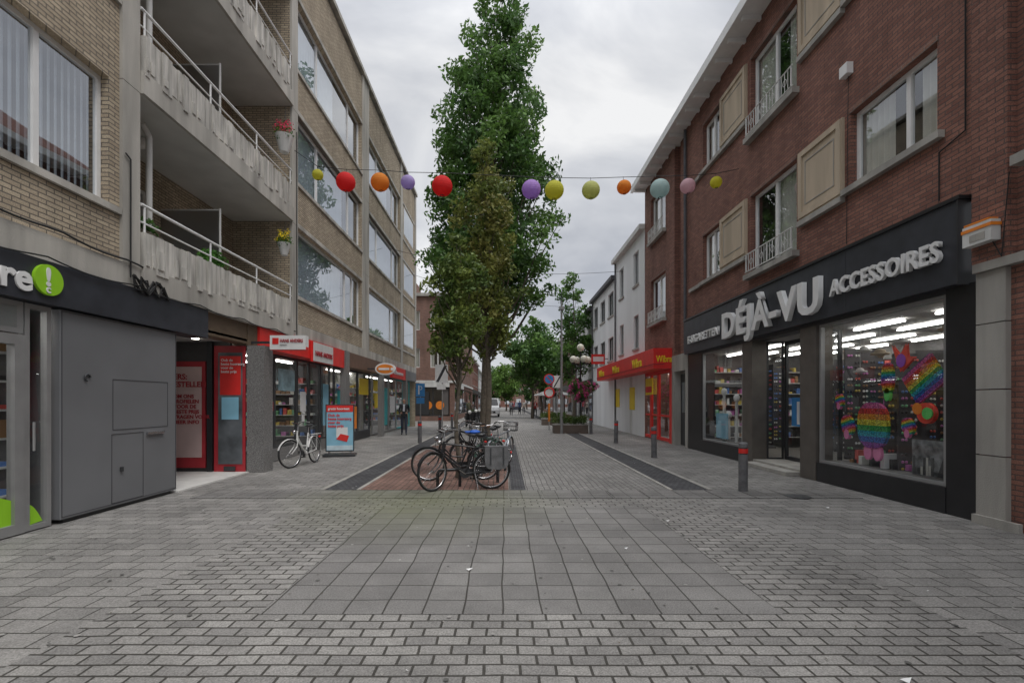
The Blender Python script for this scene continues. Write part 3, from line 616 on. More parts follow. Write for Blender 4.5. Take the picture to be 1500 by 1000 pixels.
pk=M('pink_wool',(.7,.2,.4),.95,bump=.6); pu=M('purple_wool',(.33,.08,.5),.95,bump=.6); gw=M('green_wool',(.15,.62,.15),.95,bump=.6); rw=M('red_wool',(.8,.08,.05),.95,bump=.6)
e=E('knitted_figure'); knit(ell(.34,.40,24,.8),6.50,.06,ra,'body',e,0,8.58,1.18)
for dy in (-.11,.11): knit(ell(.08,.13),6.51,.05,pk,'foot',e,0,8.58+dy,.70)
e=E('knitted_blanket'); knit([(-.31,-.25),(.31,-.25),(.31,.25),(-.31,.25)],6.50,.04,ra,'panel',e,.62,7.52,1.95)
e=E('knitted_bird'); knit([(-.18,.2),(-.04,.04),(.08,.22),(.1,.02),(.22,.0),(.08,-.12),(-.02,-.2),(-.1,-.02)],6.48,.04,rw,'wings',e,0,7.90,2.3); knit(ell(.08,.1),6.46,.04,pu,'body',e,0,7.90,2.27)
e=E('knitted_figure'); knit(ell(.11,.25,20,.8),6.50,.05,rb,'body',e,0,8.24,2.0); knit(ell(.05,.1),6.5,.05,gw,'foot',e,0,8.24,1.72)
e=E('knitted_ball'); knit(ell(.15,.15),6.50,.06,rw,'body',e,0,7.48,1.42); knit(ell(.08,.08),6.47,.06,gw,'centre',e,0,7.42,1.42); knit(ell(.08,.08),6.49,.06,MATS['orange_paint'],'ear',e,0,7.62,1.49)
for (y,z,s_) in ((9.42,1.62,.09),(9.2,1.15,.14),(7.82,1.2,.1)):
    e=E('knitted_figure'); knit(ell(s_,s_*1.3,18,.8),6.50,.05,rb,'body',e,.3,y,z); knit(ell(s_*.4,s_*.6),6.49,.05,pk,'head',e,0,y,z-s_*1.2)
dw=MB(); dw.pbox(PR,16.62,18.2,0,3.3,.25,.4,stone); dw.pbox(PR,16.62,16.85,0,3.3,-.03,.25,stone); dw.pbox(PR,17.95,18.2,0,3.3,-.03,.25,stone); dw.pbox(PR,16.85,17.95,2.7,3.3,-.03,.25,stone)
dw.pbox(PR,16.9,17.9,.02,2.6,.2,.25,dark); dw.pbox(PR,17.1,17.7,1.2,2.3,.19,.199,glassr)
dw.obj('doorway',B)
D=E('discount_shop')
s=MB(); s.box(5.6,6.5,18.25,29.5,2.85,3.62,red); s.box(5.58,6.0,18.23,29.52,3.0,3.03,dred)
s.pbox(PR,18.2,18.5,0,2.85,-.02,.3,red)
yy=18.5
for i,wd in enumerate((1.5,1.0,1.5,1.5,.4,1.5,1.5,.4,1.3)):
    if wd<.5: s.pbox(PR,yy,yy+wd,0,2.85,-.02,.3,whited)
    else: frame(s,PR,yy,yy+wd,.04,2.84,.02,.1,.12,red); s.pquad(PR,yy+.12,yy+wd-.12,.16,2.72,.06,glasss); s.pbox(PR,yy+.12,yy+wd-.12,1.0,1.07,.03,.09,red)
    yy+=wd
s.pbox(PR,20.5,21.5,1.9,2.6,-.06,-.02,yel); s.pbox(PR,23.5,24.4,1.2,2.3,-.03,-.0,yel); s.pbox(PR,26.6,27.6,1.3,2.3,-.03,-.0,yel); s.pbox(PR,20.6,21.4,2.0,2.25,-.08,-.061,red)
s.obj('shopfront',D); interior('interior',1,6.7,4,18.2,29.5,2.84,D,wallm=shopd)
for y in (21.3,25.2,28.8): text('Wibra',(5.585,y,3.06),.5,'R',yel,'lettering',D,.01,.01,w=1.5)
text('Wibra',(5.7,18.24,3.1),.34,'F',yel,'lettering_end',D,.01,.008,w=.6)
Nn=E('brick_house'); w=MB()
facade(w,PR,-8,6.42,4.4,HR,[(.5,2.6,5.5,7.0),(-4,-2,5.5,7.0),(3.6,5.2,5.9,7.6),(3.6,5.2,9,10.2),(.5,2.6,9,10.2)],redb,.2)
w.pbox(PR,5.95,6.41,3.4,HR-.05,-.12,.0,redb); w.pbox(PR,5.4,5.65,4.6,HR-.05,-.07,0,redb)
facade(w,PR,-8,6.42,0,4.4,[(4.2,5.75,.0,3.0),(1.0,3.4,.6,3.0),(-3.5,-1,.6,3.0)],redb,.25)
w.quad([(6.3,-8,0),(16,-8,0),(16,-8,11),(6.3,-8,HR)],redb); w.quad([(GX,-8,HR+.25),(GX,5.89,HR+.25),(11,5.89,14.9),(11,-8,14.9)],rooft); w.box(GX-.1,GX,-8,5.89,HR-.04,HR+.22,white); w.box(GX+.002,6.5,-8,6.41,HR-.02,HR+.23,whited)
w.obj('walls',Nn)
t=MB(); t.pbox(PR,-8,5.8,4.42,4.54,-.25,.05,stone)
for z0,z1 in ((.0,.9),(.91,1.75),(1.76,2.6),(2.61,3.28)): t.pbox(PR,6.02,6.40,z0+.004,z1,-.07,.2,stone); t.pbox(PR,3.5,4.18,z0+.004,z1,-.05,.2,stone)
t.pbox(PR,3.5,6.40,3.285,3.4,-.12,.2,stone); t.pbox(PR,-8,3.5,.0,.6,-.04,.2,stone); t.pbox(PR,5.82,6.41,0,.12,-.12,-.07,stone)
t.pbox(PR,5.76,6.01,.0,3.28,.03,.2,stone)
frame(t,PR,4.2,5.76,.02,3.0,.1,.2,.1,gm2); t.pquad(PR,4.3,5.66,.12,2.9,.15,glasss)
t.box(6.9,6.95,4.0,6.0,0,3.1,room)
t.obj('stone_trim',Nn)
ww=MB()
for o in ((.5,2.6,5.5,7.0),(-4,-2,5.5,7.0),(3.6,5.2,5.9,7.6),(3.6,5.2,9,10.2),(.5,2.6,9,10.2),(1.0,3.4,.6,3.0),(-3.5,-1,.6,3.0)): window(ww,PR,*o,.12,white,glass,[(o[0]+o[1])/2],.07,'side')
ww.obj('windows',Nn)
al=E('alarm_box'); b=MB(); b.box(6.05,6.17,6.02,6.40,3.62,3.88,whited); b.box(6.04,6.175,6.01,6.41,3.80,3.84,orange); b.box(6.05,6.17,6.05,6.38,3.885,3.91,orange)
b.box(6.045,6.05,6.1,6.3,3.66,3.75,stone); b.tube([(6.15,6.1,3.62),(6.16,6.0,3.4),(6.15,5.9,4.4)],.008,cable,4); b.obj('housing',al)
# ---------------------------------------------------------------- further buildings
def house(name,side,xf,y0,y1,h,wm,floors=3,ww_=1.2,roof='flat',shop=True,seed=1,winm=white,nw=None,depth=12,trim=None,front=True):
    random.seed(seed); e=E(name); P=(lambda u,z,d:(xf+d,u,z)) if side=='R' else (lambda u,z,d:(xf-d,u,z)); sg=1 if side=='R' else -1
    w=MB(); ops=[]; n=nw or max(1,int((y1-y0)/2.6)); st=(y1-y0)/n; fh=(h-3.3)/max(1,floors-1)
    for k in range(floors-1):
        for i in range(n):
            c=y0+st*(i+.5); z0=3.3+fh*k+fh*.28; ops.append((c-ww_/2,c+ww_/2,z0,z0+fh*.52))
    if shop: ops.append((y0+.4,y1-.4,.3,2.7))
    facade(w,P,y0,y1,0,h,ops,wm,.15)
    if front: w.quad([(xf,y0,0),(xf+sg*depth,y0,0),(xf+sg*depth,y0,h),(xf,y0,h)],wm)
    w.quad([(xf,y1,0),(xf+sg*depth,y1,0),(xf+sg*depth,y1,h),(xf,y1,h)],wm)
    xx0,xx1=sorted((xf-sg*.25,xf+sg*depth))
    if roof=='flat': w.box(xx0,xx1,y0-.02,y1+.02,h+.001,h+.22,trim or white)
    elif roof=='pitch':
        m_=rooft; w.box(min(xf-sg*.35,xf),max(xf-sg*.35,xf),y0,y1,h+.001,h+.2,trim or white)
        w.quad([(xf-sg*.3,y0,h+.2),(xf-sg*.3,y1,h+.2),(xf+sg*depth*.5,y1,h+3.4),(xf+sg*depth*.5,y0,h+3.4)],m_)
        w.quad([(xf+sg*depth,y0,h+.2),(xf+sg*depth,y1,h+.2),(xf+sg*depth*.5,y1,h+3.4),(xf+sg*depth*.5,y0,h+3.4)],m_)
        for q in (y0,y1): w.quad([(xf,q,h),(xf+sg*depth,q,h),(xf+sg*depth*.5,q,h+3.4)],wm)
        cx=xf+sg*depth*.45; w.box(cx-.35,cx+.35,y0+.3,y0+.9,h+2.2,h+4.2,redb2)
    w.tube([P(y1-.15,0.1,-.06),P(y1-.15,h,-.06)],.045,slate,6)
    w.obj('walls',e); f=MB()
    for o in ops:
        if shop and o==ops[-1]: 
            window(f,P,*o,.1,random.choice([dark,white,gm2]),glass,[o[0]+(o[1]-o[0])*q for q in (.3,.6)],.08,None); f.pbox(P,y0+.2,y1-.2,2.75,3.25,-.1,.0,random.choice([dark,white,dred,blue,gm]))
        else: window(f,P,*o,.1,winm,glass,[(o[0]+o[1])/2],.07,random.choice(['side','half','full'])); f.pbox(P,o[0]-.08,o[1]+.08,o[2]-.1,o[2]-.003,-.06,.1,stone)
    f.obj('windows',e); return e
whitew=M('white_render',(.78,.79,.80),.7,var=.08,scale=1,streak=True)
house('white_house','R',6.3,21.85,27.6,9.4,whitew,3,.9,'flat',False,seed=3,trim=whited,nw=2,winm=gm2)
e=E('wall_box_sign'); b=MB(); b.box(5.3,6.1,29.6,29.75,3.9,4.5,red); b.box(5.38,6.02,29.585,29.6,4.05,4.35,white); b.box(6.1,6.3,29.64,29.7,4.2,4.25,dark); b.obj('box',e)
house('white_house','R',6.3,27.65,34.8,8.6,whitew,3,1.4,'flat',False,seed=5,trim=slate,nw=3,winm=dark)
house('white_house','R',6.35,34.85,43,8.2,whb,3,1.3,'pitch',True,seed=6,trim=slate)
house('brick_house','R',6.3,43.05,54,7.6,redb2,3,1.3,'pitch',True,seed=8)
house('white_house','R',6.4,54.05,64,8.4,whb,3,1.3,'pitch',True,seed=9)
house('brick_house','R',6.3,64.05,80,7.0,redb2,3,1.3,'pitch',True,seed=10)
house('brick_house','R',7.3,80.05,105,7.0,redb,3,1.3,'pitch',True,seed=12)
CBd=E('corner_building'); w=MB(); f=MB(); F=PF(40.)
ops=[(x,x+1.25,z,z+1.6) for z in (4.4,7.5) for x in (-16,-13,-10.5,-8.3,-6.2)]; 
facade(w,F,-22,-4.2,0,10.3,ops+[(-21,-4.6,.4,2.8)],redb2,.15)
PC=lambda u,z,d:(-4.2-d,u,z); ops2=[(y,y+1.3,z,z+1.6) for z in (4.4,7.5) for y in (41,44,47,50,53,56,59)]
facade(w,PC,40,62,0,10.3,ops2+[(40.4,61,.4,2.8)],redb2,.15)
w.quad([(-4.2,62,0),(-22,62,0),(-22,62,10.3),(-4.2,62,10.3)],redb2); w.box(-22,-4.0,39.8,62.2,10.301,10.55,stone); w.box(-22,-4.1,39.9,62,3.15,3.35,whited)
w.box(-9,-7.5,41,43,10.55,11.6,redb2)
w.obj('walls',CBd)
for o in ops: window(f,F,*o,.1,white,glass,[(o[0]+o[1])/2],.08,'side')
for o in ops2: window(f,PC,*o,.1,white,glass,[(o[0]+o[1])/2],.08,'side')
window(f,F,-21,-4.6,.4,2.8,.1,dark,glass,[-18,-15,-12,-9.5,-7.5,-6],.1,None); window(f,PC,40.4,61,.4,2.8,.1,dark,glass,[43,46,49,52,55,58],.1,None)
f.pbox(F,-7.1,-4.6,2.8,3.14,-.1,0,whited); f.pbox(F,-7.4,-6.3,.5,2.4,-.02,.0,dark)
for xx in (-6.4,-5.4): f.cyl((xx,40.05,1.3),(xx,40.08,1.3),.35,.35,orange,16)
f.pbox(PC,41,48,2.8,3.14,-.1,0,white); f.obj('windows',CBd)
house('brick_house','L',-4.4,62.3,78,7.2,redb,3,1.3,'pitch',True,seed=21)
house('white_house','L',-4.4,78.1,92,6.6,whb,3,1.3,'pitch',True,seed=22)
house('brick_house','L',-5.4,92.1,118,7.2,redb2,3,1.3,'pitch',True,seed=23)
for i,(x0,x1,h,m_) in enumerate(((-30,-6,6.5,redb2),(-5.9,2.5,6.,redb),(2.6,9.5,7.2,redb2),(9.6,30,6.5,whb))):
    e=E('terraced_house'); w=MB(); f=MB(); P=PF(138.); n=int((x1-x0)/2.6); ops=[(x0+.6+k*2.6,x0+1.9+k*2.6,z,z+1.5) for k in range(n) for z in (.9,4.0)]
    facade(w,P,x0,x1,0,h,ops,m_,.15); w.quad([(x0,138,h),(x1,138,h),(x1,143,h+3.5),(x0,143,h+3.5)],rooft); w.quad([(x0,138,0),(x0,148,0),(x0,148,h),(x0,143,h+3.5),(x0,138,h)],m_); w.quad([(x1,138,0),(x1,148,0),(x1,148,h),(x1,143,h+3.5),(x1,138,h)],m_); w.obj('walls',e)
    for o in ops: f.pquad(P,o[0],o[1],o[2],o[3],.1,glassr); frame(f,P,o[0]+.003,o[1]-.003,o[2]+.003,o[3],.05,.1,.08,white)
    f.obj('windows',e)
# ---------------------------------------------------------------- trees
def tree(name,x,y,prof,ncl,dens,ls,cols,seed,tr=.1,crad=.35,lean=(0,0)):
    r=random.Random(seed); e=E(name); top=prof[-1][0]; b=MB()
    pts=[];rad=[]
    nseg=12
    for i in range(nseg+1):
        z=top*.96*i/nseg; pts.append((x+lean[0]*i/nseg+.05*math.sin(i*1.1+seed)*(1 if i else 0),y+lean[1]*i/nseg,z)); rad.append(tr*(1.25 if i==0 else 1)*(1-.93*i/nseg))
    b.tube(pts,rad,bark,9)
    def R(z):
        for (z0,r0),(z1,r1) in zip(prof[:-1],prof[1:]):
            if z0<=z<=z1: return r0+(r1-r0)*(z-z0)/(z1-z0)
        return .1
    cl=[]; pm=max(p[1] for p in prof)
    zz=np.linspace(prof[0][0],prof[-1][0],60); wts=[R(z)**1.6+.05 for z in zz]
    for i in range(ncl):
        z=r.choices(zz,wts)[0]+r.uniform(-.1,.1); a=r.uniform(0,2*math.pi); Rz=R(z)
        lump=1+.2*math.sin(3*a+z*1.7+seed)+.16*math.sin(5*a-z*2.3)
        q=Rz*lump*math.sqrt(r.uniform(.12,1))*.93
        cr=crad*r.uniform(.5,1.25)*min(1,.45+Rz/pm)
        cx,cy=x+lean[0]*z/top+q*math.cos(a),y+lean[1]*z/top+q*math.sin(a)
        k=r.choices(range(len(cols)),[3]+[2]*(len(cols)-1))[0]
        cl.append(((cx,cy,z),cr,k))
        if i%3==0:
            zb=max(prof[0][0]*.85,z-q*1.3-.3); pb=(x+lean[0]*zb/top,y+lean[1]*zb/top,zb); mid=((pb[0]*.45+cx*.55),(pb[1]*.45+cy*.55),zb*.6+z*.4)
            rr=tr*.28*(1-zb/top)+.012; b.tube([pb,mid,(cx,cy,z)],[rr,rr*.7,rr*.25],bark,5)
    b.obj('trunk_and_limbs',e); leaves('foliage',cl,dens,ls,cols,seed,sz=.85,parent=e); return e
G1=[(.095,.19,.042),(.06,.135,.03),(.13,.24,.055),(.09,.18,.055)]
GY=[(.19,.23,.055),(.13,.175,.045),(.26,.28,.075),(.22,.22,.06)]
tree('columnar_oak_tree',-.95,22.3,[(4.2,.5),(5.2,1.9),(7.0,2.75),(10.5,2.9),(13.5,2.7),(15.8,2.2),(17.8,1.6),(20,1.1),(23,.3)],460,240,.12,G1,3,.2,.64,lean=(.6,0))
tree('young_oak_tree',-.52,14.3,[(3.0,.3),(3.8,.75),(5.2,.95),(6.6,.9),(7.8,.7),(8.7,.45),(9.6,.12)],150,460,.075,GY,5,.1,.34)
tree('young_oak_tree',-.98,10.1,[(2.2,.18),(2.7,.5),(3.4,.62),(4.0,.5),(4.6,.3),(5.05,.08)],90,700,.058,[(.15,.21,.05),(.10,.16,.04),(.20,.25,.06)],8,.055,.22)
tree('street_tree',2.6,46,[(3.2,.8),(4.5,2.3),(6,2.9),(7.5,2.3),(9.3,.6)],110,110,.19,G1,11,.14,.75)
tree('street_tree',5.1,36,[(3.0,.5),(4.5,1.2),(7,1.5),(9.5,1.1),(11.8,.2)],80,160,.15,G1,12,.12,.55)
tree('street_tree',4.2,56,[(3.0,.8),(5,2.2),(7,2.6),(9,1.8),(10.2,.4)],80,100,.21,G1,13,.14,.85)
tree('street_tree',.2,82,[(2.0,1.),(4,2.6),(6,2.7),(7.5,1.0)],70,60,.27,[(.16,.28,.06),(.11,.2,.045)],14,.14,1.0)
tree('street_tree',-2.6,100,[(2.0,1.),(4,2.8),(6,2.7),(8.5,1.0)],60,50,.3,G1,15,.14,1.1)
tree('street_tree',4.5,100,[(2.0,1.),(4,2.8),(7,2.9),(9.5,1.0)],60,50,.3,G1,16,.14,1.1)
# ---------------------------------------------------------------- lanterns
LC={'y':(.70,.68,.10),'r':(.85,.05,.05),'o':(.88,.36,.06),'l':(.58,.48,.80),'p':(.58,.38,.78),'g':(.66,.68,.28),'t':(.56,.70,.69),'k':(.82,.58,.63),'Y':(.8,.76,.08)}
LP=[(-5.03,7.68,.29,'y'),(-4.28,7.49,.51,'r'),(-3.36,7.48,.49,'o'),(-2.61,7.48,.38,'l'),(-1.69,7.38,.55,'r'),(.70,7.29,.51,'p'),(1.32,7.27,.51,'y'),(2.30,7.27,.48,'g'),(3.19,7.35,.38,'o'),(4.15,7.31,.51,'t'),(4.90,7.38,.40,'k'),(5.66,7.48,.31,'Y')]
for (x,z,dm,c_) in LP:
    b=MB(); mt=MATS.get('paper_'+c_) or PAPER('paper_'+c_,LC[c_])
    # ribbed paper sphere: radius pulses between the wire hoops
    nu,nv=24,36; vs=[];fs=[]
    for j in range(nv+1):
        th=math.pi*(.07+.86*j/nv); rr=dm/2*(1-.028*(j%3==0))
        for i in range(nu): ph=2*math.pi*i/nu; vs.append((rr*math.sin(th)*math.cos(ph),rr*math.sin(th)*math.sin(ph),rr*.97*math.cos(th)))
    for j in range(nv):
        for i in range(nu): fs.append((j*nu+i,(j+1)*nu+i,(j+1)*nu+(i+1)%nu,j*nu+(i+1)%nu))
    b.add(vs,fs,mt,True); b.tor((0,0,dm*.474),dm*.11,.008,dark,'z',14,4); b.tor((0,0,-dm*.474),dm*.11,.008,dark,'z',14,4)
    b.tube([(-dm*.11,0,dm*.474),(0,0,dm*.54),(dm*.11,0,dm*.474)],.004,dark,4); b.cyl((0,0,dm*.54),(0,0,dm*.5+.1),.005,.005,cable,4)
    b.obj('paper_lantern',None,Matrix.Translation((x,12.98,z))@Matrix.Rotation(random.uniform(-.12,.12),4,'Y'))
b=MB(); pts=[(XL+.05,13.2,8.45)]+[(x,12.98,z+dm/2+.08) for (x,z,dm,_) in LP]+[(XR-.02,13.0,7.85)]; b.tube(pts,.009,cable,4); b.obj('lantern_string')
b=MB()
for (a,c_) in (((XL,24,9.2),(XR,26,8.6)),((-4.2,44,8.),(6.3,46,7.6)),((XL,30,9.5),(6.3,33,8.))):
    a=Vector(a);c_=Vector(c_); b.tube([tuple(a.lerp(c_,i/14)-Vector((0,0,.6*math.sin(math.pi*i/14)))) for i in range(15)],.01,cable,4)
b.obj('overhead_cable')
# ---------------------------------------------------------------- bicycle
def bicycle(x,y,yaw,frame_m=blkp,saddle=blkp,guard=None,panniers=False,basket=False,steer=0.,stepthru=False,lean=3,tyre=rubber):
    b=MB(); guard=guard or frame_m; rw_=(-.55,0,.345); fw_=(.57,0,.345)
    st=Matrix.Translation((.33,0,0))@Matrix.Rotation(steer,4,'Z')@Matrix.Translation((-.33,0,0))
    fr=MB()
    for (mb,c_) in ((b,rw_),(fr,fw_)):
        mb.tor(c_,.325,.021,tyre,'y',36,7); mb.tor(c_,.303,.011,chrome,'y',36,5)
        mb.cyl((c_[0],-.035,c_[2]),(c_[0],.035,c_[2]),.022,.022,chrome,10)
        for i in range(18):
            a=2*math.pi*i/18; mb.cyl((c_[0]+.02*math.cos(a+.8),(.03 if i%2 else -.03),c_[2]+.02*math.sin(a+.8)),(c_[0]+.3*math.cos(a),0,c_[2]+.3*math.sin(a)),.0016,.0016,chrome,3,False)
        a0,a1=(math.radians(15),math.radians(190)) if c_[0]<0 else (math.radians(20),math.radians(160))
        n=14
        for i in range(n):
            aa=a0+(a1-a0)*i/n; ab=a0+(a1-a0)*(i+1)/n; q=[]
            for an in (aa,ab):
                for h in (-.03,0,.03): q.append((c_[0]+(.365-abs(h)*.5)*math.cos(an),h,c_[2]+(.365-abs(h)*.5)*math.sin(an)))
            mb.add(q,[(0,1,4,3),(1,2,5,4)],guard,True)
    bb=(-.08,0,.29); sc=(-.27,0,.80); ht=(.30,0,.88); hb=(.345,0,.66)
    b.tube([bb,sc],.017,frame_m,8); b.tube([sc,(-.31,0,.95)],.013,chrome,8)
    b.tube([bb,hb],.018,frame_m,8)
    if stepthru: b.tube([(-.15,0,.48),(.1,0,.5),(.25,0,.66),(.32,0,.8)],.016,frame_m,8)
    else: b.tube([(-.255,0,.76),(.31,0,.84)],.016,frame_m,8)
    b.tube([hb,ht],.021,frame_m,8)
    for s_ in (-1,1):
        b.tube([(-.08,s_*.03,.29),(-.55,s_*.06,.345)],.011,frame_m,6); b.tube([(-.26,s_*.02,.74),(-.55,s_*.06,.345)],.009,frame_m,6)
        fr.tube([(.345,s_*.045,.66),(.40,s_*.055,.5),(.57,s_*.055,.345)],[.014,.013,.009],frame_m,6)
        fr.tube([(.27,0,1.04),(.29,s_*.12,1.08),(.24,s_*.25,1.09),(.10,s_*.29,1.05)],.011,chrome,7); fr.tube([(.16,s_*.28,1.065),(.05,s_*.295,1.035)],.017,rubber,7)
        fr.tube([(.2,s_*.26,1.08),(.24,s_*.2,1.03)],.006,dark,4)
        b.tube([(-.55,s_*.065,.345),(-.62,s_*.07,.74)],.006,frame_m,5); b.tube([(-.88,s_*.07,.745),(-.33,s_*.06,.745)],.007,frame_m,5)
        a=math.radians(35 if s_>0 else 215); pe=(-.08+.17*math.cos(a),s_*.09,.29+.17*math.sin(a)); b.tube([(-.08,s_*.06,.29),pe],.009,chrome,5); b.box(pe[0]-.045,pe[0]+.045,min(pe[1],pe[1]+s_*.09),max(pe[1],pe[1]+s_*.09),pe[2]-.012,pe[2]+.012,rubber)
    for q in (-.85,-.7,-.5): b.tube([(q,-.07,.745),(q,.07,.745)],.006,frame_m,5)
    fr.tube([(.345,0,.66),(.345,0,.69)],.02,frame_m,8); fr.tube([(.30,0,.88),(.27,0,1.04)],.013,chrome,8)
    fr.tube([(.27,.02,1.04),(.38,.06,.98),(.42,.05,.7),(.4,.03,.6)],.004,cable,4)
    b.cyl((-.08,-.06,.29),(-.08,-.052,.29),.09,.09,dark,18); 
    b.add([(-.58,-.075,.30),(-.08,-.075,.22),(.02,-.075,.29),(-.06,-.075,.37),(-.55,-.075,.385)],[(0,1,2,3,4)],frame_m)
    b.sph((-.36,0,.985),.10,saddle,(1.15,.85,.42),12,7); b.sph((-.23,0,.985),.06,saddle,(1.9,.6,.4),10,6)
    fr.sph((.40,0,.86),.045,chrome,(1.2,1,1),10,6); b.sph((-.92,0,.66),.028,red,(.5,1.4,1),8,5)
    b.tube([(-.25,.08,.3),(-.30,.17,.02)],.009,chrome,5)
    if panniers:
        for s_ in (-1,1):
            y0,y1=sorted((s_*.08,s_*.21))
            # soft bag: tapered towards the top with rounded bottom
            n=10; prof=[(-.20,.74),(-.215,.60),(-.20,.45),(-.15,.385),(.0,.37),(.15,.385),(.20,.45),(.215,.60),(.20,.74)]; m_=len(prof)
            vs=[(-.63+px,y0,pz) for px,pz in prof]+[(-.63+px*1.02,y1+.01*s_,pz) for px,pz in prof]
            b.add(vs,[tuple(range(m_)),tuple(range(2*m_-1,m_-1,-1))]+[(i,(i+1)%m_,m_+(i+1)%m_,m_+i) for i in range(m_)],bag)
            b.box(-.84,-.42,min(y0,y1)-.008,max(y0,y1)+.014,.61,.765,bag)
            for q in (-.75,-.52): b.box(q-.012,q+.012,(y1+.016 if s_>0 else y0-.022),(y1+.022 if s_>0 else y0-.016),.46,.76,dark)
        b.box(-.84,-.42,-.22,.22,.766,.785,bag)
    if basket:
        for z in (.86,.96,1.06): fr.tube([(.42,-.16,z),(.70,-.16,z),(.70,.16,z),(.42,.16,z),(.42,-.16,z)],.006,dark,4)
        for i in range(7):
            q=.42+.28*i/6
            for s_ in (-.16,.16): fr.tube([(q,s_,.84),(q,s_,1.07)],.004,dark,3)
            fr.tube([(.70,-.16+.32*i/6,.84),(.70,-.16+.32*i/6,1.07)],.004,dark,3); fr.tube([(q,-.16,.845),(q,.16,.845)],.004,dark,3)
    off=len(b.v)
    fv=[tuple(st@Vector(v)) for v in fr.v]
    for f_,mi_,sm_ in zip(fr.f,fr.m,fr.sm): b.f.append(tuple(i+off for i in f_)); b.m.append(b.mi(fr.ms[mi_])); b.sm.append(sm_)
    b.v+=fv
    Mx=Matrix.Translation((x,y,.005))@Matrix.Rotation(yaw,4,'Z')@Matrix.Rotation(math.radians(lean),4,'X')
    return b.obj('bicycle',None,Mx)
R_=math.radians
bicycle(-.80,8.75,R_(188),panniers=True,steer=R_(42),lean=3)
bicycle(-.98,9.75,R_(190),saddle=sadb,steer=R_(-10),stepthru=True,lean=-3)
bicycle(-.35,10.6,R_(248),saddle=blkp,frame_m=M('green_frame',(.03,.07,.05),.3),basket=True,steer=R_(12))
bicycle(-.62,11.6,R_(238),saddle=M('brown_leather',(.2,.09,.04),.5),steer=R_(-20),stepthru=True)
bicycle(-.1,12.1,R_(65),frame_m=M('steel_frame',(.3,.32,.35),.3,metal=.6),steer=R_(10),panniers=False,basket=True)
bicycle(-.95,12.9,R_(230),stepthru=True)
bicycle(-5.02,12.15,R_(-93),frame_m=whp,saddle=blkp,guard=whp,stepthru=True,steer=R_(-22),lean=4)
b=MB()
for (x,y) in ((-1.25,8.95),(-.55,9.4),(-.4,11)):
    b.tube([(x,y,0),(x,y,.28),(x+.04,y+.02,.33),(x+.36,y+.1,.33),(x+.4,y+.12,.28),(x+.4,y+.12,0)],.03,blkp,8)
b.obj('bicycle_rack')
# ---------------------------------------------------------------- bollards
bm=M('bollard_grey',(.14,.14,.145),.55,var=.3,scale=8)
for (x,y) in ((4.23,8.6),(4.25,13.8),(4.26,18.6),(-3.25,18.4),(4.26,24),(-3.3,24.5),(-3.3,30)):
    b=MB(); r_=.078
    b.cyl((0,0,0),(0,0,.015),r_*1.12,r_*1.12,bm,20); b.cyl((0,0,.015),(0,0,.66),r_,r_,bm,20); b.cyl((0,0,.66),(0,0,.68),r_*.85,r_*.85,dark,20); b.cyl((0,0,.68),(0,0,.76),r_*1.01,r_*1.01,red,20); b.cyl((0,0,.76),(0,0,.78),r_*.9,r_*.9,dark,20); b.cyl((0,0,.78),(0,0,.85),r_,r_,bm,20,False); b.cyl((0,0,.85),(0,0,.875),r_,r_*.6,bm,20)
    b.obj('bollard',None,Matrix.Translation((x,y,.005))@Matrix.Rotation(random.uniform(-.015,.015),4,'Y'))
ab=E('advertising_board'); b=MB(); Mx=Matrix.Translation((-4.85,14.2,0))@Matrix.Rotation(R_(12),4,'Z')
b.box(-.40,.40,-.03,.03,.14,1.52,dark); b.box(-.37,.37,-.04,-.031,.17,1.49,lblue); b.box(-.37,.37,-.046,-.041,1.30,1.49,red); b.box(-.1,.22,-.046,-.041,.55,.85,white); b.box(-.36,.36,-.046,-.041,.18,.32,M('pale_blue',(.6,.74,.8),.5))
b.box(-.45,.45,-.28,.28,.02,.07,dark); b.cyl((-.3,0,.05),(-.3,0,.16),.03,.03,chrome); b.cyl((.3,0,.05),(.3,0,.16),.03,.03,chrome)
b.add([(-.1,-.05,.5),(.2,-.05,.42),(.26,-.05,.6),(.02,-.05,.66)],[(0,1,2,3)],red)
o=b.obj('board',ab,Mx)
for s_,z,sz,m_ in (('gratis hoortest',1.36,.1,white),('Ook de\nbeste hoorzorg\nvoor de\nbeste prijs',1.17,.105,red)):
    tt=text(s_,(0,0,0),sz,'F',m_,'board_text',ab,.002,.003); tt.matrix_world=Mx@Matrix.Translation((-.33,-.049,z))@ROT['F'].to_4x4()
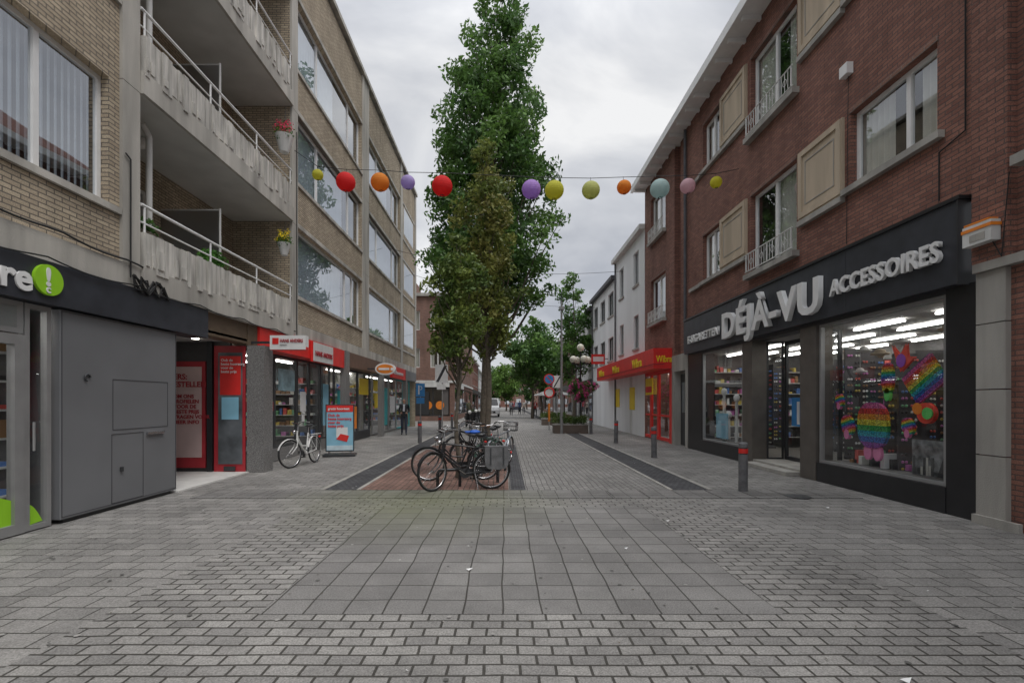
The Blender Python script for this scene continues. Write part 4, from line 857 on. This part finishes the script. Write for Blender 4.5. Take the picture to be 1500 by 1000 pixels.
# ---------------------------------------------------------------- signs, lamps
def post(b,x,y,h,r_=.03,m_=gm2): b.cyl((x,y,0),(x,y,h),r_,r_,m_,10)
b=MB(); post(b,-2.86,22,3.3); b.box(-3.18,-2.6,21.93,21.96,2.45,3.28,white); b.add([(-3.14,21.925,2.5),(-3.02,21.925,2.48),(-2.64,21.925,3.22),(-2.76,21.925,3.24)],[(0,1,2,3)],dgrey); b.box(-3.1,-2.7,21.93,21.96,2.15,2.4,white); b.obj('traffic_sign')
b=MB(); post(b,-4.2,24,2.5); b.box(-4.42,-3.98,23.93,23.96,1.85,2.5,blue); b.box(-4.3,-4.24,23.92,23.929,1.95,2.4,white); b.tor((-4.2,23.925,2.27),.08,.02,white,'y',16,4,-1.6,1.6); b.box(-4.4,-4.0,23.93,23.96,1.5,1.8,blue); b.obj('parking_sign')
b=MB(); post(b,2.45,27,3.0); b.cyl((2.45,26.92,2.85),(2.45,26.95,2.85),.3,.3,red,24); b.cyl((2.45,26.91,2.85),(2.45,26.919,2.85),.24,.24,blue,24); b.add([(2.3,26.905,2.98),(2.33,26.905,3.02),(2.6,26.905,2.72),(2.57,26.905,2.68)],[(0,1,2,3)],red); b.cyl((2.45,26.92,2.1),(2.45,26.95,2.1),.3,.3,white,24);b.tor((2.45,26.915,2.1),.26,.04,red,'y',24,4); b.cyl((2.45,27,.5),(2.45,27,1.5),.06,.06,orange,12); b.obj('traffic_sign')
b=MB(); post(b,3.0,28,3.2); b.box(2.75,3.25,27.93,27.96,2.4,3.1,white); b.add([(2.78,27.925,2.43),(2.86,27.925,2.43),(3.22,27.925,3.07),(3.14,27.925,3.07)],[(0,1,2,3)],dgrey); b.obj('traffic_sign')
b=MB(); b.cyl((2.82,24.2,0),(2.82,24.2,1),.09,.08,gm2,12); b.cyl((2.82,24.2,1),(2.82,24.2,6.6),.07,.045,gm2,12); b.tube([(2.82,24.2,6.4),(2.82,24.2,7.1)],.02,dark); b.box(2.7,2.94,24.1,24.3,6.2,6.35,gm2); b.obj('street_pole')
sl=E('globe_street_lamp'); b=MB(); lx,ly=4.05,26.
b.cyl((lx,ly,0),(lx,ly,.8),.1,.07,blkp,12); b.cyl((lx,ly,.8),(lx,ly,4.3),.05,.04,blkp,12)
gb=M('opal_globe',(.78,.74,.62),.25,var=.03)
for i in range(4):
    a=i*math.pi/2+.3; ex,ey=lx+.42*math.cos(a),ly+.42*math.sin(a); b.tube([(lx,ly,3.5),(lx+.3*math.cos(a),ly+.3*math.sin(a),3.45),(ex,ey,3.65)],.02,blkp,6); b.sph((ex,ey,3.85),.2,gb); b.cyl((ex,ey,3.6),(ex,ey,3.68),.08,.1,blkp,10)
b.sph((lx,ly,4.5),.2,gb); b.obj('post_and_globes',sl)
def flowers(name,x,y,z,r_,fc,n=26):
    e=E(name); rr=random.Random(int(x*10+z*7)); cl=[((x+rr.gauss(0,r_*.5),y+rr.gauss(0,r_*.5),z+rr.gauss(0,r_*.45)),r_*.35,i%2) for i in range(n)]
    leaves('foliage',cl,-60,.05,GR,5,parent=e); leaves('blossoms',[((a+rr.gauss(0,.08),c_+rr.gauss(0,.08),d_+rr.gauss(0,.08)),r_*.3,0) for ((a,c_,d_),_,_) in cl],-40,.04,[fc],6,parent=e,mat=petal)
    b=MB(); b.cyl((x,y,z-r_*.9),(x,y,z-.1),r_*.25,r_*.5,dark,12); b.obj('basket',e)
flowers('hanging_flower_basket',3.75,25.9,2.35,.42,(.7,.1,.35)); flowers('hanging_flower_basket',4.4,26.1,2.3,.42,(.75,.12,.38)); flowers('hanging_flower_basket',4.05,25.6,1.9,.35,(.7,.1,.3))
flowers('hanging_flower_basket',3.9,38,2.4,.4,(.7,.1,.3))
def planter(x,y,w_,d_):
    e=E('planter'); b=MB(); b.box(x-w_/2,x+w_/2,y-d_/2,y+d_/2,.0,.42,M('planter_stone',(.15,.12,.10),.9,bump=.5)); b.box(x-w_/2-.03,x+w_/2+.03,y-d_/2-.03,y+d_/2+.03,.42,.47,stone); b.obj('trough',e)
    rr=random.Random(3); leaves('hedge',[((x+rr.uniform(-w_/2,w_/2),y+rr.uniform(-d_/2,d_/2),.6+rr.uniform(0,.15)),.2,i%2) for i in range(40)],-80,.045,[(.07,.12,.03),(.11,.16,.04)],7,parent=e)
planter(3.3,24.6,1.7,.9); planter(3.3,33,1.6,.9); planter(-2.5,44,1.5,.9)
# ---------------------------------------------------------------- vehicles
def car(name,x,y,yaw,m_,van=False):
    H=1.95 if van else 1.45; W=.88
    if van: pr=[(-2.3,.35),(-2.3,1.0),(-2.25,H-.05),(-2.1,H),(.7,H),(1.35,1.2),(2.15,1.0),(2.3,.7),(2.3,.35)]
    else: pr=[(-2.1,.3),(-2.1,.85),(-1.9,.95),(-1.3,H-.05),(-.9,H),(.3,H),(1.0,.98),(1.9,.82),(2.1,.6),(2.1,.3)]
    b=MB(); n=len(pr); vs=[]
    for s_ in (-1,1):
        for (px,pz) in pr: vs.append((px,s_*(W if pz<1.05 else W-.12*(pz-1.0)/(H-1.0)),pz))
    b.add(vs,[tuple(range(n)),tuple(range(2*n-1,n-1,-1))]+[(i,(i+1)%n,n+(i+1)%n,n+i) for i in range(n)],m_)
    gl=black
    if van: b.add([(.74,-.66,H-.07),(.74,.66,H-.07),(1.36,.78,1.23),(1.36,-.78,1.23)],[(0,1,2,3)],gl)
    else: b.add([(.34,-.64,H-.04),(.34,.64,H-.04),(1.01,.76,1.01),(1.01,-.76,1.01)],[(0,1,2,3)],gl)
    for v in range(len(b.v)-4,len(b.v)): q=b.v[v]; b.v[v]=(q[0]+.012,q[1],q[2]+.012)
    for s_ in (-1,1):
        b.add([(.2 if not van else .5,s_*(W-.1),H-.1),(.85 if not van else 1.15,s_*(W+.004),1.02),(-1.4,s_*(W+.004),1.02),(-1.15,s_*(W-.1),H-.1)],[(0,1,2,3)],gl)
        for q in (-1.35,1.35): b.cyl((q,s_*(W-.18),.32),(q,s_*(W+.01),.32),.32,.32,rubber,20); b.cyl((q,s_*(W+.011),.32),(q,s_*(W+.02),.32),.19,.19,gm2,14)
        xf=2.3 if van else 2.08; b.sph((xf-.04,s_*.66,.72),.11,white,(.4,1.3,.8),10,6); b.box(.95,1.1,min(s_*W,s_*(W+.16)),max(s_*W,s_*(W+.16)),1.0,1.13,black)
    xf=2.3 if van else 2.1; b.box(xf-.02,xf+.02,-.5,.5,.42,.62,black); b.box(xf+.02,xf+.03,-.26,.26,.44,.54,white)
    return b.obj(name,None,Matrix.Translation((x,y,.0))@Matrix.Rotation(yaw,4,'Z'),bevel=.03)
car('parked_van',-1.5,52,R_(-90),M('van_white',(.75,.76,.77),.3),True)
car('parked_car',-2.1,66,R_(-90),M('car_silver',(.4,.41,.43),.3,metal=.5)); car('parked_car',1.6,78,R_(90),M('car_dark',(.05,.06,.08),.3)); car('parked_car',-2.2,80,R_(-90),M('car_blue',(.06,.1,.2),.3))
def scooter(x,y,yaw):
    b=MB(); 
    for q in (-.6,.6): b.tor((q,0,.24),.19,.05,rubber,'y',22,7); b.cyl((q,-.05,.24),(q,.05,.24),.12,.12,gm2,14)
    b.sph((-.42,0,.6),.26,blkp,(1.5,.6,.7)); b.sph((-.3,0,.82),.2,rubber,(1.8,.7,.35)); b.box(-.15,.35,-.15,.15,.25,.31,blkp); b.add([(.35,-.2,.3),(.35,.2,.3),(.5,.17,.95),(.5,-.17,.95)],[(0,1,2,3)],blkp); b.tube([(.6,0,.3),(.45,0,1.0)],.04,blkp,8); b.tube([(.4,-.33,1.05),(.45,0,1.02),(.4,.33,1.05)],.02,rubber,6); b.sph((.52,0,.95),.11,whp,(.7,1,1)); b.sph((.58,0,.45),.16,blkp,(1.3,.6,.5)); b.tube([(.42,-.25,1.05),(.4,-.28,1.25)],.01,blkp); b.sph((.4,-.28,1.28),.06,blkp,(.3,1,.7))
    b.obj('parked_scooter',None,Matrix.Translation((x,y,.01))@Matrix.Rotation(yaw,4,'Z'))
scooter(-2.2,34,R_(-70)); scooter(-2.0,36,R_(-80)); scooter(-2.3,30,R_(-75))
# ---------------------------------------------------------------- people
skin=M('skin',(.55,.32,.23),.5,var=.04); hairm=M('grey_hair',(.26,.24,.22),.9); shirt=M('light_shirt',(.6,.62,.66),.8)
def person(x,y,yaw,jm,tm,hm=hairm,h=1.75,stride=.22,nm='pedestrian',carry=False):
    k=h/1.75; e=E(nm)
    V=[];Rd=[];Ed=[]
    def v(p,r,pa=None):
        V.append(tuple(q*k for q in p)); Rd.append((r[0]*k,r[1]*k) if isinstance(r,tuple) else (r*k,r*k)); 
        if pa is not None: Ed.append((pa,len(V)-1))
        return len(V)-1
    pel=v((0,0,.95),(.15,.11)); wa=v((0,0,1.12),(.15,.105),pel); ch=v((.01,0,1.32),(.175,.12),wa); nb=v((0,0,1.47),(.09,.08),ch); nk=v((.01,0,1.54),.055,nb); hd=v((.02,0,1.62),(.075,.088),nk); ht=v((.015,0,1.70),(.068,.08),hd); v((.01,0,1.74),.04,ht)
    hands=[]
    for s in (-1,1):
        f=s*stride
        hp=v((0,s*.09,.88),.095,pel); kn=v((.5*f+.05,s*.10,.49),.062,hp); an=v((f-.03 if f<0 else f,s*.10,.09),.042,kn); toe=v((f+.17 if f>0 else f+.13,s*.12,.045),.038,an)
        sh=v((0,s*.17,1.43),.068,ch)
        if carry: el=v((-.03,s*.235,1.15),.05,sh); wr=v((.19,s*.15,1.05),.032,el); pm=v((.24,s*.12,1.06),(.022,.036),wr)
        else: el=v((-.04-.25*f,s*.225,1.14),.05,sh); wr=v((.08-.6*f,s*.215,.90),.032,el); pm=v((.10-.65*f,s*.21,.84),(.022,.038),wr)
        hands.append((V[pm],s))
    me=bpy.data.meshes.new('b'); me.from_pydata(V,Ed,[]); o=bpy.data.objects.new('b',me); COL.objects.link(o); md=o.modifiers.new('s','SKIN')
    for i,sv in enumerate(me.skin_vertices[0].data): sv.radius=Rd[i]; sv.use_root=(i==0)
    sd=o.modifiers.new('u','SUBSURF'); sd.levels=2; sd.render_levels=2
    bpy.context.view_layer.update(); dg=bpy.context.evaluated_depsgraph_get(); nm_=bpy.data.meshes.new_from_object(o.evaluated_get(dg)); bpy.data.objects.remove(o)
    for m_ in (jm,tm,skin,black,hm,shirt): nm_.materials.append(m_)
    for p in nm_.polygons:
        c_=p.center; z=c_.z/k; yy=abs(c_.y)/k; p.use_smooth=True
        if (z>1.64 and c_.x<.05*k) or z>1.70: i=4
        elif z>1.5: i=2
        elif z<.10: i=3
        elif carry and c_.x>.2*k and z>.9: i=2
        elif z>1.15 and yy<.045 and c_.x>.05*k: i=5
        elif z>.88 and yy<.19 : i=0
        elif yy>.16 and z>.9: i=0
        elif yy>.165 and z>.70: i=2
        else: i=1
        p.material_index=i
    Mx=Matrix.Translation((x,y,.01))@Matrix.Rotation(yaw,4,'Z')
    bo=bpy.data.objects.new('body',nm_); COL.objects.link(bo); bo.parent=e; bo.matrix_world=Mx
    b=MB()
    b.sph((.105*k,0,1.625*k),.017*k,skin,(1,.8,1.2),8,6)
    for s in (-1,1): b.sph((.015*k,s*.082*k,1.63*k),.026*k,skin,(.6,.4,1.2),8,6); b.sph((.088*k,s*.03*k,1.652*k),.009*k,dark,(1,1,.7),6,4)
    b.sph((.09*k,0,1.582*k),.018*k,dred,(.5,1.2,.3),8,4)
    for (pm,s) in hands:
        for j in range(4):
            L0=(.075,.085,.08,.062)[j]*k; ox=(-.027+.018*j)*k
            if carry: b.tube([(pm[0],pm[1],pm[2]+ox),(pm[0]+L0*.6,pm[1]-s*.01,pm[2]+ox),(pm[0]+L0*.8,pm[1]-s*.04,pm[2]+ox-.01)],[.009*k,.008*k,.006*k],skin,6)
            else: b.tube([(pm[0]-ox,pm[1],pm[2]),(pm[0]-ox+.008,pm[1]-s*.004,pm[2]-L0*.6),(pm[0]-ox+.01,pm[1]-s*.02,pm[2]-L0)],[.009*k,.008*k,.006*k],skin,6)
        b.tube([(pm[0]+.02,pm[1],pm[2]+.02),(pm[0]+.05*k,pm[1]-s*.012,pm[2]+(.04 if carry else -.02)),(pm[0]+.05*k,pm[1]-s*.02,pm[2]+(.06 if carry else -.045))],[.011*k,.01*k,.007*k],skin,6)
    b.tor((0,0,.90*k),.13*k,.028*k,jm,'z',20,6); b.tor((0,0,1.5*k),.068*k,.022*k,jm,'z',16,6)
    b.obj('features',e,Mx); return e
person(-4.83,23.1,R_(-80),M('dark_jacket',(.035,.037,.045),.8),M('dark_jeans',(.05,.06,.09),.85),h=1.74,nm='walking_man',carry=True,stride=.12)
person(1.8,60,R_(90),M('blue_coat',(.08,.12,.25),.8),black); person(2.4,62,R_(-90),M('light_coat',(.45,.4,.35),.8),black); person(1.2,72,R_(-90),dred,black); person(-3.4,45,R_(90),M('olive',(.1,.1,.06),.8),black)
person(3.1,50,R_(-90),M('red_coat',(.4,.05,.05),.8),black); person(.7,56,R_(-90),M('grey_coat',(.2,.2,.22),.8),black)
for (px_,py_) in ((4.6,44),(4.2,48)):
    b=MB(); b.cyl((px_,py_,0),(px_,py_,2.5),.03,.03,gm2); b.cyl((px_,py_,2.2),(px_,py_,2.75),1.5,.05,white,8); b.obj('parasol')
# ---------------------------------------------------------------- world
Wd=bpy.data.worlds.new('World'); S.world=Wd; Wd.use_nodes=True; nt=Wd.node_tree; N=nt.nodes; L=nt.links; bg=N['Background']
sky=N.new('ShaderNodeTexSky'); sky.sky_type='NISHITA'; sky.sun_disc=False; sky.sun_elevation=R_(60); sky.sun_rotation=R_(140)
tc=N.new('ShaderNodeTexCoord'); mp=N.new('ShaderNodeMapping'); mp.inputs['Scale'].default_value=(1,1,2.0); mp.inputs['Location'].default_value=(.35,.1,.2); L.new(tc.outputs['Generated'],mp.inputs[0])
no=N.new('ShaderNodeTexNoise'); no.inputs['Scale'].default_value=2.3; no.inputs['Detail'].default_value=6; no.inputs['Roughness'].default_value=.5; no.inputs['Distortion'].default_value=.4; L.new(mp.outputs[0],no.inputs['Vector'])
cr=N.new('ShaderNodeValToRGB'); e=cr.color_ramp.elements; e[0].position=.36; e[0].color=(.47,.49,.54,1); e[1].position=.64; e[1].color=(1,1,1,1); q=e.new(.5); q.color=(.70,.715,.75,1)
L.new(no.outputs['Fac'],cr.inputs[0])
sx_=N.new('ShaderNodeSeparateXYZ'); L.new(tc.outputs['Generated'],sx_.inputs[0])
mr=N.new('ShaderNodeMapRange'); mr.interpolation_type='SMOOTHSTEP'; mr.inputs['From Min'].default_value=.52; mr.inputs['From Max'].default_value=1.; mr.inputs['To Min'].default_value=8.; mr.inputs['To Max'].default_value=23.; L.new(sx_.outputs['Z'],mr.inputs['Value'])
sc=N.new('ShaderNodeVectorMath'); sc.operation='SCALE'; L.new(cr.outputs[0],sc.inputs[0]); L.new(mr.outputs[0],sc.inputs['Scale'])
mx=N.new('ShaderNodeMix'); mx.data_type='RGBA'; mx.inputs['Factor'].default_value=.93; L.new(sky.outputs[0],mx.inputs['A']); L.new(sc.outputs[0],mx.inputs['B']); L.new(mx.outputs['Result'],bg.inputs[0]); bg.inputs[1].default_value=.118
sun=bpy.data.lights.new('sun','SUN'); sun.energy=1.4; sun.angle=R_(20); sun.color=(1,.965,.92); so=bpy.data.objects.new('sun',sun); COL.objects.link(so); so.rotation_euler=Vector((-.30,.36,-.88)).to_track_quat('-Z','Y').to_euler()
# ---------------------------------------------------------------- camera
cam=bpy.data.cameras.new('camera'); cam.sensor_width=36; cam.lens=17.; cam.shift_x=10/1500; cam.shift_y=88/1500; cam.clip_end=1000; cam.clip_start=.05
co=bpy.data.objects.new('camera',cam); COL.objects.link(co); co.location=(0,0,1.6); co.rotation_euler=(R_(90),0,0); S.camera=co
S.view_settings.view_transform='Standard'; S.view_settings.look='None'; S.view_settings.exposure=0
